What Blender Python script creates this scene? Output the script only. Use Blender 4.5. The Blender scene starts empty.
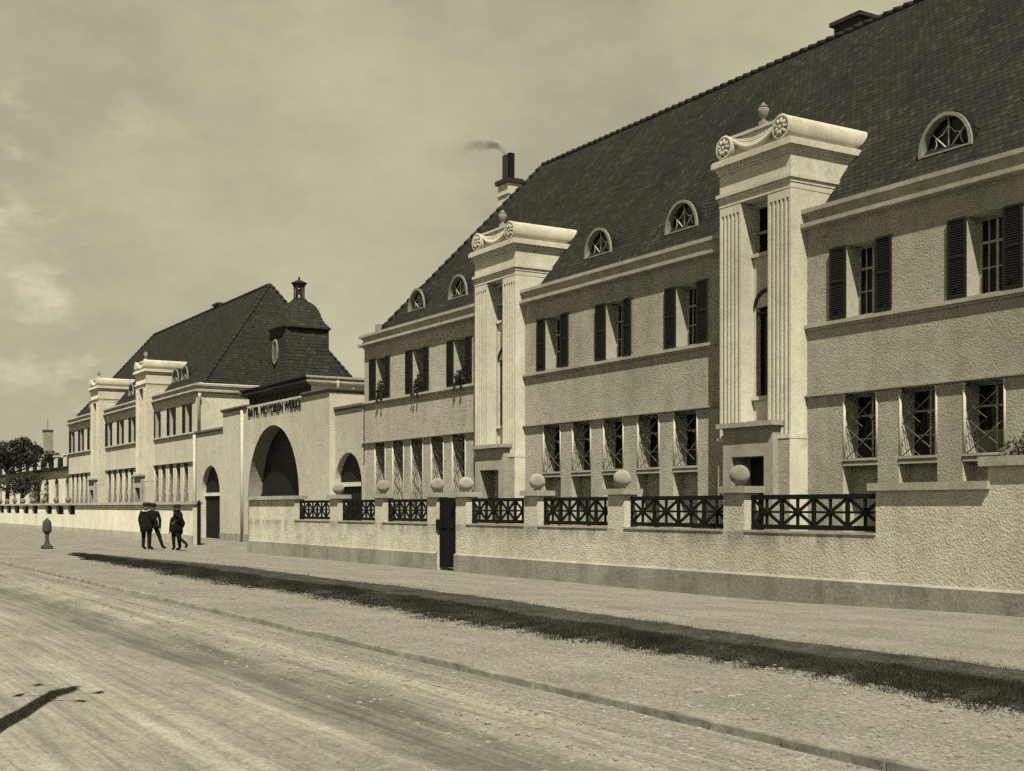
import bpy, bmesh, math, random
import numpy as np
from mathutils import Vector, Matrix

random.seed(7)
rng = np.random.default_rng(11)
SC = bpy.context.scene
COL = SC.collection
R = math.radians

# ------------------------------------------------------------------ camera
cam_d = bpy.data.cameras.new("camera")
cam = bpy.data.objects.new("camera", cam_d)
COL.objects.link(cam)
cam.location = (0, 0, 1.6)
cam.rotation_euler = (R(90), 0, R(58.9689))
cam_d.sensor_fit = 'HORIZONTAL'
cam_d.sensor_width = 36
cam_d.lens = 36 * 1250 / 1024
cam_d.shift_y = (507 - 385.5) / 1024
cam_d.clip_start = 0.1
cam_d.clip_end = 6000
SC.camera = cam

# ------------------------------------------------------------------ light
SUN_EL = R(52.5)
TO_SUN = Vector((math.sin(R(64)) * math.cos(SUN_EL), -math.cos(R(64)) * math.cos(SUN_EL), math.sin(SUN_EL)))
sun_d = bpy.data.lights.new("sun", 'SUN')
sun_d.energy = 5.0
sun_d.angle = R(0.53)
sun_d.color = (1.0, 0.935, 0.765)
sun = bpy.data.objects.new("sun", sun_d)
COL.objects.link(sun)
sun.rotation_euler = TO_SUN.to_track_quat('Z', 'Y').to_euler()
sun.location = (20, -20, 40)

world = bpy.data.worlds.new("World")
SC.world = world
world.use_nodes = True
wn, wl = world.node_tree.nodes, world.node_tree.links
wn.clear()
w_out = wn.new('ShaderNodeOutputWorld')
w_bg = wn.new('ShaderNodeBackground')
w_sky = wn.new('ShaderNodeTexSky')
w_sky.sky_type = 'NISHITA'
w_sky.sun_disc = False
w_sky.sun_elevation = SUN_EL
w_sky.sun_rotation = math.atan2(TO_SUN.x, TO_SUN.y)
w_sky.dust_density = 2.0
w_bw = wn.new('ShaderNodeRGBToBW')
wl.new(w_sky.outputs[0], w_bw.inputs[0])
# thin, hazy cloud: the sky evens out and turns to the toned paper grey of an old print
w_tc = wn.new('ShaderNodeTexCoord')
w_map = wn.new('ShaderNodeMapping')
w_map.inputs['Scale'].default_value = (2.2, 2.2, 4.2)
wl.new(w_tc.outputs['Generated'], w_map.inputs[0])
w_noise = wn.new('ShaderNodeTexNoise')
w_noise.inputs['Scale'].default_value = 1.5
w_noise.inputs['Detail'].default_value = 8
w_noise.inputs['Roughness'].default_value = 0.66
wl.new(w_map.outputs[0], w_noise.inputs['Vector'])
w_ramp = wn.new('ShaderNodeMapRange')
w_ramp.inputs['From Min'].default_value = 0.32
w_ramp.inputs['From Max'].default_value = 0.70
w_ramp.inputs['To Min'].default_value = 4.0
w_ramp.inputs['To Max'].default_value = 6.4
wl.new(w_noise.outputs['Fac'], w_ramp.inputs['Value'])
w_mix = wn.new('ShaderNodeMix')
w_mix.data_type = 'FLOAT'
w_mix.inputs['Factor'].default_value = 0.82
wl.new(w_bw.outputs[0], w_mix.inputs['A'])
wl.new(w_ramp.outputs[0], w_mix.inputs['B'])
# the hazy band low in the sky is bright, the sky overhead much deeper
w_sep = wn.new('ShaderNodeSeparateXYZ')
wl.new(w_tc.outputs['Generated'], w_sep.inputs[0])
w_el = wn.new('ShaderNodeMapRange')
w_el.interpolation_type = 'SMOOTHSTEP'
w_el.inputs['From Min'].default_value = 0.36
w_el.inputs['From Max'].default_value = 0.52
w_el.inputs['To Min'].default_value = 1.0
w_el.inputs['To Max'].default_value = 0.10
wl.new(w_sep.outputs['Z'], w_el.inputs['Value'])
w_mul = wn.new('ShaderNodeMath')
w_mul.operation = 'MULTIPLY'
wl.new(w_mix.outputs['Result'], w_mul.inputs[0])
wl.new(w_el.outputs[0], w_mul.inputs[1])
# a few pale cumulus heads low over the end of the street
w_dot = wn.new('ShaderNodeVectorMath')
w_dot.operation = 'DOT_PRODUCT'
w_dot.inputs[1].default_value = Vector((-1.05, 0.18, 0.165)).normalized()
wl.new(w_tc.outputs['Generated'], w_dot.inputs[0])
w_near = wn.new('ShaderNodeMapRange')
w_near.interpolation_type = 'SMOOTHSTEP'
w_near.inputs['From Min'].default_value = 0.980
w_near.inputs['From Max'].default_value = 0.997
wl.new(w_dot.outputs['Value'], w_near.inputs['Value'])
w_map2 = wn.new('ShaderNodeMapping')
w_map2.inputs['Scale'].default_value = (1.0, 1.0, 1.9)
wl.new(w_tc.outputs['Generated'], w_map2.inputs[0])
w_cu = wn.new('ShaderNodeTexNoise')
w_cu.inputs['Scale'].default_value = 9.0
w_cu.inputs['Detail'].default_value = 9
w_cu.inputs['Roughness'].default_value = 0.58
wl.new(w_map2.outputs[0], w_cu.inputs['Vector'])
w_cur = wn.new('ShaderNodeMapRange')
w_cur.interpolation_type = 'SMOOTHSTEP'
w_cur.inputs['From Min'].default_value = 0.52
w_cur.inputs['From Max'].default_value = 0.66
w_cur.inputs['To Max'].default_value = 1.9
wl.new(w_cu.outputs['Fac'], w_cur.inputs['Value'])
w_cm = wn.new('ShaderNodeMath')
w_cm.operation = 'MULTIPLY'
wl.new(w_near.outputs[0], w_cm.inputs[0])
wl.new(w_cur.outputs[0], w_cm.inputs[1])
w_add = wn.new('ShaderNodeMath')
w_add.operation = 'ADD'
wl.new(w_mul.outputs[0], w_add.inputs[0])
wl.new(w_cm.outputs[0], w_add.inputs[1])
w_tint = wn.new('ShaderNodeVectorMath')
w_tint.operation = 'SCALE'
w_tint.inputs[0].default_value = (1.0, 0.93, 0.645)
wl.new(w_add.outputs[0], w_tint.inputs['Scale'])
wl.new(w_tint.outputs[0], w_bg.inputs['Color'])
w_bg.inputs['Strength'].default_value = 0.10
wl.new(w_bg.outputs[0], w_out.inputs['Surface'])

vs = SC.view_settings
vs.view_transform = 'Standard'
vs.look = 'None'
vs.exposure = 0.0
vs.gamma = 1.0
vs.use_curve_mapping = False
SC.cycles.use_denoising = False
SC.cycles.max_bounces = 6
SC.cycles.diffuse_bounces = 1
SC.cycles.volume_bounces = 0
SC.cycles.use_adaptive_sampling = True
SC.cycles.adaptive_threshold = 0.05
SC.cycles.adaptive_min_samples = 24

# ------------------------------------------------------------------ materials
TINT = (1.0, 0.97, 0.82)


class NT:
    """small wrapper for building a material's node tree"""
    def __init__(self, name):
        self.m = bpy.data.materials.new(name)
        self.m.use_nodes = True
        self.n = self.m.node_tree.nodes
        self.l = self.m.node_tree.links
        self.b = self.n['Principled BSDF']
        self.geo = self.n.new('ShaderNodeNewGeometry')
        self.pos = self.geo.outputs['Position']

    def mapping(self, scale, src=None):
        mp = self.n.new('ShaderNodeMapping')
        mp.inputs['Scale'].default_value = scale
        self.l.new(src or self.pos, mp.inputs[0])
        return mp.outputs[0]

    def noise(self, scale, detail=4, rough=0.55, vec=None):
        t = self.n.new('ShaderNodeTexNoise')
        t.inputs['Scale'].default_value = scale
        t.inputs['Detail'].default_value = detail
        t.inputs['Roughness'].default_value = rough
        self.l.new(vec or self.pos, t.inputs['Vector'])
        return t.outputs['Fac']

    def voronoi(self, scale, vec=None, feat='F1', out='Distance'):
        t = self.n.new('ShaderNodeTexVoronoi')
        t.feature = feat
        t.inputs['Scale'].default_value = scale
        self.l.new(vec or self.pos, t.inputs['Vector'])
        return t.outputs[out]

    def rng(self, v, a, b, c, d):
        t = self.n.new('ShaderNodeMapRange')
        t.inputs['From Min'].default_value = a
        t.inputs['From Max'].default_value = b
        t.inputs['To Min'].default_value = c
        t.inputs['To Max'].default_value = d
        self.l.new(v, t.inputs['Value'])
        return t.outputs[0]

    def math(self, op, a, b=None):
        t = self.n.new('ShaderNodeMath')
        t.operation = op
        for i, v in enumerate((a, b)):
            if v is None:
                continue
            if isinstance(v, (int, float)):
                t.inputs[i].default_value = v
            else:
                self.l.new(v, t.inputs[i])
        return t.outputs[0]

    def bump(self, h, strength, dist, prev=None):
        t = self.n.new('ShaderNodeBump')
        t.inputs['Strength'].default_value = strength
        t.inputs['Distance'].default_value = dist
        self.l.new(h, t.inputs['Height'])
        if prev is not None:
            self.l.new(prev, t.inputs['Normal'])
        self.l.new(t.outputs[0], self.b.inputs['Normal'])
        return t.outputs[0]

    def color_from(self, v, tint=TINT):
        t = self.n.new('ShaderNodeVectorMath')
        t.operation = 'SCALE'
        t.inputs[0].default_value = tint
        self.l.new(v, t.inputs['Scale'])
        self.l.new(t.outputs[0], self.b.inputs['Base Color'])

    def done(self, rough=0.9, spec=0.3, metal=0.0):
        self.b.inputs['Roughness'].default_value = rough
        self.b.inputs['Specular IOR Level'].default_value = spec
        self.b.inputs['Metallic'].default_value = metal
        if rough >= 0.9: self.b.inputs['Diffuse Roughness'].default_value = 1.0
        return self.m


M = {}


def roughcast(name, val, grain, bstr, dist, streak=0.12, damp=False):
    t = NT(name)
    big = t.noise(0.35, 5, 0.6)
    fine = t.noise(grain, 3, 0.7)
    vert = t.noise(1.0, 4, 0.6, t.mapping((1.5, 1.5, 0.25)))
    spots = t.noise(2.6, 7, 0.75)
    a = t.rng(big, 0.3, 0.7, 0.86, 1.10)
    b = t.rng(fine, 0.3, 0.7, 0.78, 1.16)
    c = t.rng(vert, 0.42, 0.72, 1.0, 1.0 - streak * 1.5)
    d = t.rng(spots, 0.46, 0.68, 1.04, 0.98 - streak * 1.3)
    v = t.math('MULTIPLY', t.math('MULTIPLY', t.math('MULTIPLY', a, b), t.math('MULTIPLY', c, d)), val)
    if damp:        # water stains that have run down from the sills, and splash marks above the plinth
        sp = t.n.new('ShaderNodeSeparateXYZ')
        t.l.new(t.pos, sp.inputs[0])
        run = t.noise(1.0, 5, 0.7, t.mapping((2.2, 2.2, 0.5)))
        m = t.math('MULTIPLY', t.rng(sp.outputs['Z'], 0.70, 1.08, 0.0, 1.0), t.rng(sp.outputs['Z'], 1.11, 1.13, 1.0, 0.0))
        m = t.math('MULTIPLY', m, t.rng(sp.outputs['X'], -15.5, -15.2, 1.0, 0.0))
        m = t.math('MULTIPLY', m, t.rng(run, 0.40, 0.58, 0.0, 0.42))
        v = t.math('MULTIPLY', v, t.math('SUBTRACT', 1.0, m))
    t.color_from(v)
    n1 = t.bump(fine, bstr, dist)
    vor = t.voronoi(grain * 0.9)
    t.bump(vor, bstr * 0.8, dist * 0.7, n1)
    return t.done(0.95, 0.15)


M['stucco'] = roughcast('roughcast_render', 0.48, 26.0, 0.65, 0.024)
M['pale_stucco'] = roughcast('pale_roughcast', 0.52, 20.0, 0.5, 0.02, 0.06)
M['wall_render'] = roughcast('wall_roughcast', 0.66, 26.0, 0.65, 0.024, 0.12, True)
M['arch'] = roughcast('arch_shade_render', 0.34, 20.0, 0.5, 0.02)  # copy of the pale gate render, with the vault's shade put into its colour
M['reveal'] = roughcast('reveal_plaster', 0.50, 30.0, 0.1, 0.01, 0.05)
M['slate'] = roughcast('coping_slate', 0.15, 14.0, 0.3, 0.01)
M['kerb'] = roughcast('kerb_stone', 0.30, 12.0, 0.5, 0.015, 0.3)
M['plinth'] = roughcast('plinth_concrete', 0.33, 16.0, 0.35, 0.02, 0.2)
M['smooth'] = roughcast('smooth_plaster', 0.70, 30.0, 0.12, 0.01, 0.09)
M['trim'] = roughcast('cornice_plaster', 0.48, 30.0, 0.1, 0.01, 0.14)
M['stone'] = roughcast('cast_stone', 0.42, 24.0, 0.25, 0.012, 0.15)

t = NT('dormer_paint')
t.color_from(t.rng(t.noise(6, 4), 0.3, 0.7, 0.24, 0.33))
M['dormer'] = t.done(0.7, 0.3)
t = NT('white_paint')
t.color_from(t.rng(t.noise(6, 4), 0.3, 0.7, 0.52, 0.62))
M['white'] = t.done(0.6, 0.4)

t = NT('window_paint')
t.color_from(t.rng(t.noise(6, 4), 0.3, 0.7, 0.36, 0.48))
M['frame'] = t.done(0.6, 0.3)

t = NT('dark_paint')
t.color_from(t.rng(t.noise(9, 4), 0.3, 0.7, 0.010, 0.018))
M['shutter'] = t.done(0.65, 0.3)

t = NT('black_iron')
t.color_from(t.rng(t.noise(20, 3), 0.3, 0.7, 0.008, 0.014))
M['iron'] = t.done(0.75, 0.15)

t = NT('grille_metal')
t.color_from(t.rng(t.noise(20, 3), 0.3, 0.7, 0.10, 0.15))
M['grille'] = t.done(0.55, 0.3)

t = NT('zinc')
t.color_from(t.rng(t.noise(5, 4), 0.3, 0.7, 0.38, 0.5))
M['zinc'] = t.done(0.55, 0.4, 0.0)

t = NT('window_glass')
t.color_from(t.rng(t.noise(0.6, 3), 0.3, 0.7, 0.006, 0.014))
t.bump(t.noise(1.6, 2), 0.06, 0.05)
M['glass'] = t.done(0.12, 0.22)

t = NT('curtain_cloth')
t.color_from(t.rng(t.noise(3, 3, 0.5, t.mapping((14, 14, 0.3))), 0.3, 0.7, 0.16, 0.30))
M['curtain'] = t.done(0.95, 0.1)

t = NT('dark_wood')
w = t.noise(3, 4, 0.6, t.mapping((6, 6, 0.5)))
t.color_from(t.rng(w, 0.3, 0.7, 0.012, 0.026))
t.bump(w, 0.3, 0.02)
M['wood'] = t.done(0.75, 0.25)

t = NT('brick_flue')
bt = t.n.new('ShaderNodeTexBrick')
bt.inputs['Scale'].default_value = 3.0
bt.inputs['Color1'].default_value = (0.05, 0.046, 0.036, 1)
bt.inputs['Color2'].default_value = (0.034, 0.03, 0.024, 1)
bt.inputs['Mortar'].default_value = (0.10, 0.095, 0.075, 1)
tc = t.n.new('ShaderNodeTexCoord')
mp = t.n.new('ShaderNodeMapping')
mp.inputs['Rotation'].default_value = (R(90), 0, 0)
t.l.new(tc.outputs['Object'], mp.inputs[0])
t.l.new(mp.outputs[0], bt.inputs['Vector'])
t.l.new(bt.outputs['Color'], t.b.inputs['Base Color'])
M['flue'] = t.done(0.9, 0.2)


def tile_material(name, val):
    """plain tile courses over the UV laid out in metres"""
    t = NT(name)
    uv = t.n.new('ShaderNodeUVMap')
    bt = t.n.new('ShaderNodeTexBrick')
    bt.offset = 0.5
    bt.inputs['Scale'].default_value = 1.0
    bt.inputs['Brick Width'].default_value = 0.19
    bt.inputs['Row Height'].default_value = 0.17
    bt.inputs['Mortar Size'].default_value = 0.014
    bt.inputs['Mortar Smooth'].default_value = 0.4
    bt.inputs['Bias'].default_value = -0.62
    bt.inputs['Color1'].default_value = (0.7, 0.7, 0.7, 1)
    bt.inputs['Color2'].default_value = (2.1, 2.1, 2.1, 1)
    bt.inputs['Mortar'].default_value = (0.25, 0.25, 0.25, 1)
    # the courses wander a little, as on a hand-laid roof
    wob = t.n.new('ShaderNodeTexNoise')
    wob.inputs['Scale'].default_value = 1.3
    wob.inputs['Detail'].default_value = 3
    t.l.new(uv.outputs[0], wob.inputs['Vector'])
    vm = t.n.new('ShaderNodeVectorMath')
    vm.operation = 'MULTIPLY_ADD'
    vm.inputs[1].default_value = (0.07, 0.07, 0)
    t.l.new(wob.outputs['Color'], vm.inputs[0])
    t.l.new(uv.outputs[0], vm.inputs[2])
    t.l.new(vm.outputs[0], bt.inputs['Vector'])
    bw = t.n.new('ShaderNodeRGBToBW')
    t.l.new(bt.outputs['Color'], bw.inputs[0])
    big = t.rng(t.noise(0.5, 5, 0.65), 0.3, 0.7, 0.75, 1.3)
    med = t.rng(t.noise(4.0, 3, 0.6), 0.3, 0.7, 0.7, 1.35)
    v = t.math('MULTIPLY', t.math('MULTIPLY', bw.outputs[0], t.math('MULTIPLY', big, med)), val)
    t.color_from(v, (1.0, 0.95, 0.78))
    # each course rises towards its lower edge
    sep = t.n.new('ShaderNodeSeparateXYZ')
    t.l.new(vm.outputs[0], sep.inputs[0])
    row = t.math('FRACT', t.math('DIVIDE', sep.outputs['Y'], 0.17))
    hgt = t.math('ADD', t.math('MULTIPLY', row, -1.0), t.math('MULTIPLY', bw.outputs[0], 0.35))
    t.bump(hgt, 1.0, 0.075)
    return t.done(0.85, 0.25)


M['tile'] = tile_material('roof_tiles', 0.036)
M['tile_hung'] = tile_material('hung_tiles', 0.046)

t = NT('dirt_road')
tracks = t.noise(1.0, 6, 0.6, t.mapping((0.06, 2.6, 1)))
tracks2 = t.noise(1.0, 6, 0.7, t.mapping((0.28, 7.0, 1)))
gr = t.noise(26, 4, 0.75)
patch = t.noise(0.5, 5, 0.6)
sep = t.n.new('ShaderNodeSeparateXYZ')
t.l.new(t.pos, sep.inputs[0])
wobble = t.rng(t.noise(0.25, 3), 0, 1, -0.7, 0.7)
yy = t.math('ADD', sep.outputs['Y'], wobble)
d = t.math('ABSOLUTE', t.math('SUBTRACT', yy, 4.1))
bp = t.rng(t.noise(1.0, 5, 0.65, t.mapping((0.5, 2.4, 1))), 0.3, 0.7, -0.35, 0.55)
band = t.rng(t.math('ADD', d, bp), 0.15, 0.95, 0.58, 1.0)
shoulder = t.rng(yy, 4.7, 5.3, 0.0, 1.0)
coarse = t.noise(23, 6, 0.85)
cg = t.rng(coarse, 0.3, 0.7, 0.48, 1.5)
lane = t.math('ADD', t.math('MULTIPLY', t.math('SUBTRACT', cg, 1.0), shoulder), 1.0)
gap = t.math('ABSOLUTE', t.math('SUBTRACT', yy, 5.9))
gut = t.rng(gap, 0.05, 0.5, 0.84, 1.0)
v = t.math('MULTIPLY', t.rng(tracks, 0.32, 0.68, 0.72, 1.22), t.rng(tracks2, 0.34, 0.66, 0.88, 1.11))
v = t.math('MULTIPLY', v, t.rng(gr, 0.3, 0.7, 0.66, 1.30))
v = t.math('MULTIPLY', v, t.rng(t.noise(5.5, 6, 0.8), 0.3, 0.7, 0.80, 1.18))
ruts = t.noise(1.0, 3, 0.6, t.mapping((0.09, 5.2, 1)))
v = t.math('MULTIPLY', v, t.rng(t.math('ABSOLUTE', t.math('SUBTRACT', ruts, 0.5)), 0.0, 0.05, 0.80, 1.02))
v = t.math('MULTIPLY', v, t.rng(patch, 0.3, 0.7, 0.86, 1.12))
v = t.math('MULTIPLY', t.math('MULTIPLY', v, lane), t.math('MULTIPLY', band, gut))
v = t.math("MULTIPLY", v, 0.29)
t.color_from(v)
n1 = t.bump(gr, 0.55, 0.025)
t.bump(tracks2, 0.5, 0.05, n1)
M['road'] = t.done(0.98, 0.1)

t = NT('gravel')
gr = t.noise(34, 5, 0.75)
vo = t.voronoi(30)
patch = t.noise(0.8, 5, 0.65)
fl = t.noise(1.0, 4, 0.6, t.mapping((0.25, 1.6, 1)))
co = t.noise(19, 6, 0.85)
v = t.math('MULTIPLY', t.rng(gr, 0.3, 0.7, 0.52, 1.45), t.rng(vo, 0.0, 0.6, 1.12, 0.75))
v = t.math('MULTIPLY', v, t.rng(co, 0.3, 0.7, 0.60, 1.40))
v = t.math('MULTIPLY', v, t.rng(patch, 0.3, 0.7, 0.82, 1.14))
v = t.math('MULTIPLY', v, t.rng(fl, 0.3, 0.7, 0.86, 1.1))
v = t.math("MULTIPLY", v, 0.285)
t.color_from(v)
n1 = t.bump(gr, 0.5, 0.02)
t.bump(vo, 0.35, 0.012, n1)
M['gravel'] = t.done(0.98, 0.1)

t = NT('pebble_stone')
t.color_from(t.rng(t.noise(7, 3), 0.3, 0.7, 0.2, 0.42))
M['pebble'] = t.done(0.9, 0.2)

t = NT('bare_soil')
gr = t.noise(14, 5, 0.75)
pt = t.rng(t.noise(1.6, 6, 0.7), 0.36, 0.66, 0.7, 1.9)
t.color_from(t.math('MULTIPLY', t.rng(gr, 0.3, 0.7, 0.03, 0.085), pt))
t.bump(gr, 0.8, 0.05)
M['soil'] = t.done(0.98, 0.1)

t = NT('grass_blade')
t.color_from(t.rng(t.noise(0.9, 4), 0.3, 0.7, 0.020, 0.046), (1.0, 0.97, 0.72))
M['grass'] = t.done(0.9, 0.15)
t = NT('dry_grass_blade')
t.color_from(t.rng(t.noise(0.9, 4), 0.3, 0.7, 0.035, 0.075), (1.0, 0.95, 0.72))
M['drygrass'] = t.done(0.9, 0.15)

t = NT('field')
t.color_from(t.rng(t.noise(0.05, 5), 0.3, 0.7, 0.16, 0.27))
M['field'] = t.done(0.98, 0.1)

t = NT('leaf')
t.color_from(t.rng(t.noise(1.4, 3), 0.3, 0.7, 0.026, 0.06), (1.0, 0.97, 0.72))
M['leaf'] = t.done(0.8, 0.25)
t = NT('pale_leaf')
t.color_from(t.rng(t.noise(5, 3), 0.3, 0.7, 0.08, 0.26), (1.0, 0.97, 0.75))
M['paleleaf'] = t.done(0.8, 0.25)
t = NT('bark')
t.color_from(t.rng(t.noise(8, 4, 0.6, t.mapping((3, 3, 0.5))), 0.3, 0.7, 0.05, 0.1))
M['bark'] = t.done(0.95, 0.1)

t = NT('dark_cloth')
t.color_from(t.rng(t.noise(6, 3), 0.3, 0.7, 0.012, 0.020))
M['cloth'] = t.done(0.95, 0.1)
t = NT('skin')
t.color_from(t.rng(t.noise(12, 2), 0.3, 0.7, 0.10, 0.14), (1.0, 0.9, 0.72))
M['skin'] = t.done(0.7, 0.3)
t = NT('white_linen')
t.color_from(t.rng(t.noise(12, 2), 0.3, 0.7, 0.6, 0.7))
M['linen'] = t.done(0.9, 0.1)
t = NT('hair')
t.color_from(t.rng(t.noise(30, 2), 0.3, 0.7, 0.02, 0.035))
M['hair'] = t.done(0.8, 0.2)
t = NT('weathered_post')
t.color_from(t.rng(t.noise(10, 3), 0.3, 0.7, 0.05, 0.085))
M['post'] = t.done(0.85, 0.2)
t = NT('interior_dark')
t.color_from(t.rng(t.noise(1, 3), 0.3, 0.7, 0.03, 0.05))
M['interior'] = t.done(0.95, 0.1)

t = NT('smoke')
t.n.remove(t.b)
pv = t.n.new('ShaderNodeVolumePrincipled')
pv.inputs['Color'].default_value = (0.20, 0.19, 0.15, 1)
sm = t.noise(2.2, 5, 0.65)
sp = t.n.new('ShaderNodeSeparateXYZ')
t.l.new(t.pos, sp.inputs[0])
thin = t.rng(sp.outputs['X'], -49.6, -45.7, 0.0, 1.0)
t.l.new(t.math('MULTIPLY', t.rng(sm, 0.34, 0.62, 0.05, 4.5), t.math('MULTIPLY', thin, thin)), pv.inputs['Density'])
t.l.new(pv.outputs[0], t.n['Material Output'].inputs['Volume'])
M['smoke'] = t.m

# ------------------------------------------------------------------ mesh builder
BASE = {}       # world location of each root, so parts can be given in world coordinates


def mark(o, label=None, cat=None, group=None, kind=None):
    if label: o['label'] = label
    if cat: o['category'] = cat
    if group: o['group'] = group
    if kind: o['kind'] = kind
    return o


def empty(name, loc, rz=0.0):
    o = bpy.data.objects.new(name, None)
    COL.objects.link(o)
    o.location = loc
    o.rotation_euler = (0, 0, rz)
    o.empty_display_size = 0.3
    BASE[o.name] = Vector(loc)
    return o


def base_of(o):
    return BASE.get(o.name, Vector((0, 0, 0)))


class MB:
    def __init__(self):
        self.v, self.f, self.mi, self.uv, self.sm = [], [], [], {}, set()

    def add(self, vs_, fs_, mi=0, smooth=False):
        b = len(self.v)
        self.v.extend([tuple(p) for p in vs_])
        for f in fs_:
            if smooth: self.sm.add(len(self.f))
            self.f.append([b + i for i in f])
            self.mi.append(mi)

    def box(self, x0, x1, y0, y1, z0, z1, mi=0):
        self.add([(x0, y0, z0), (x1, y0, z0), (x1, y1, z0), (x0, y1, z0),
                  (x0, y0, z1), (x1, y0, z1), (x1, y1, z1), (x0, y1, z1)],
                 [(0, 3, 2, 1), (4, 5, 6, 7), (0, 1, 5, 4), (1, 2, 6, 5), (2, 3, 7, 6), (3, 0, 4, 7)], mi)

    def quad(self, a, b, c, d, mi=0, uv=None):
        self.add([a, b, c, d], [(0, 1, 2, 3)], mi)
        if uv: self.uv[len(self.f) - 1] = uv

    def poly(self, pts, mi=0, uv=None):
        self.add(pts, [tuple(range(len(pts)))], mi)
        if uv: self.uv[len(self.f) - 1] = uv

    def prism_z(self, poly, z0, z1, mi=0):
        """poly: (x, y) counter-clockwise seen from above"""
        n = len(poly)
        vs_ = [(x, y, z0) for x, y in poly] + [(x, y, z1) for x, y in poly]
        fs_ = [(i, (i + 1) % n, n + (i + 1) % n, n + i) for i in range(n)]
        fs_ += [tuple(range(n - 1, -1, -1)), tuple(range(n, 2 * n))]
        self.add(vs_, fs_, mi)

    def prism_y(self, poly, y0, y1, mi=0):
        """poly: (x, z) counter-clockwise seen from the front (-y)"""
        n = len(poly)
        vs_ = [(x, y0, z) for x, z in poly] + [(x, y1, z) for x, z in poly]
        fs_ = [((i + 1) % n, i, n + i, n + (i + 1) % n) for i in range(n)]
        fs_ += [tuple(range(n)), tuple(range(2 * n - 1, n - 1, -1))]
        self.add(vs_, fs_, mi)

    def tube(self, path, r, n=8, mi=0, cap=True, smooth=True):
        path = [Vector(p) for p in path]
        rs = r if isinstance(r, (list, tuple)) else [r] * len(path)
        vs_, fs_ = [], []
        up = None
        for i, p in enumerate(path):
            a = path[max(i - 1, 0)]
            b = path[min(i + 1, len(path) - 1)]
            d = (b - a).normalized()
            if up is None:
                up = Vector((0, 0, 1)) if abs(d.z) < 0.9 else Vector((1, 0, 0))
            s = d.cross(up).normalized()
            u = s.cross(d).normalized()
            up = u
            for k in range(n):
                a_ = 2 * math.pi * k / n
                vs_.append(p + (s * math.cos(a_) + u * math.sin(a_)) * rs[i])
        for i in range(len(path) - 1):
            for k in range(n):
                k2 = (k + 1) % n
                fs_.append((i * n + k, (i + 1) * n + k, (i + 1) * n + k2, i * n + k2))
        if cap:
            m = (len(path) - 1) * n
            fs_.append(tuple(range(n)))
            fs_.append(tuple(range(m + n - 1, m - 1, -1)))
        self.add(vs_, fs_, mi, smooth)

    def lathe(self, prof, c, n=20, mi=0, axis='z', smooth=True):
        """prof: (radius, height) pairs; axis z or y (height runs towards -y)"""
        vs_, fs_ = [], []
        for r, h in prof:
            for k in range(n):
                a = 2 * math.pi * k / n
                if axis == 'z':
                    vs_.append((c[0] + r * math.cos(a), c[1] + r * math.sin(a), c[2] + h))
                else:
                    vs_.append((c[0] + r * math.cos(a), c[1] - h, c[2] + r * math.sin(a)))
        for i in range(len(prof) - 1):
            for k in range(n):
                k2 = (k + 1) % n
                fs_.append((i * n + k, i * n + k2, (i + 1) * n + k2, (i + 1) * n + k))
        self.add(vs_, fs_, mi, smooth)
        self.add(vs_[:n], [tuple(range(n - 1, -1, -1))], mi)
        self.add(vs_[-n:], [tuple(range(n))], mi)

    def sweep(self, path, prof, mi=0, closed=False):
        """mouldings: path in plan (x, y), outward side on the right of the walk; prof = (out, z)"""
        n = len(path)
        P = [Vector(p) for p in path]
        rows = []
        for i in range(n):
            if closed or 0 < i < n - 1:
                d0 = (P[i] - P[i - 1]).normalized()
                d1 = (P[(i + 1) % n] - P[i]).normalized()
            else:
                d0 = d1 = ((P[1] - P[0]) if i == 0 else (P[-1] - P[-2])).normalized()
            n0 = Vector((d0.y, -d0.x))
            n1 = Vector((d1.y, -d1.x))
            m = (n0 + n1) / (1 + n0.dot(n1))
            rows.append([(P[i].x + m.x * o, P[i].y + m.y * o, z) for o, z in prof])
        k = len(prof)
        vs_ = [p for r_ in rows for p in r_]
        fs_ = []
        for i in range(n if closed else n - 1):
            j = (i + 1) % n
            for a in range(k - 1):
                fs_.append((i * k + a, j * k + a, j * k + a + 1, i * k + a + 1))
        self.add(vs_, fs_, mi)
        if not closed:
            self.add(rows[0], [tuple(range(k))], mi)
            self.add(rows[-1], [tuple(range(k - 1, -1, -1))], mi)

    def facade(self, x0, x1, z0, z1, y, holes, mi=0, mr=0):
        """a wall facing -y with rectangular openings (xa, xb, za, zb, depth) and their reveals"""
        xs = sorted({x0, x1, *[h[0] for h in holes], *[h[1] for h in holes]})
        zs = sorted({z0, z1, *[h[2] for h in holes], *[h[3] for h in holes]})
        for i in range(len(xs) - 1):
            for j in range(len(zs) - 1):
                cx, cz = (xs[i] + xs[i + 1]) / 2, (zs[j] + zs[j + 1]) / 2
                if any(h[0] < cx < h[1] and h[2] < cz < h[3] for h in holes):
                    continue
                self.quad((xs[i], y, zs[j]), (xs[i + 1], y, zs[j]), (xs[i + 1], y, zs[j + 1]), (xs[i], y, zs[j + 1]), mi)
        for a, b, c, d, dep in holes:
            q = y + dep
            self.quad((a, y, c), (a, y, d), (a, q, d), (a, q, c), mr)
            self.quad((b, y, c), (b, q, c), (b, q, d), (b, y, d), mr)
            self.quad((a, y, d), (b, y, d), (b, q, d), (a, q, d), mr)
            self.quad((a, y, c), (a, q, c), (b, q, c), (b, y, c), mr)

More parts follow.
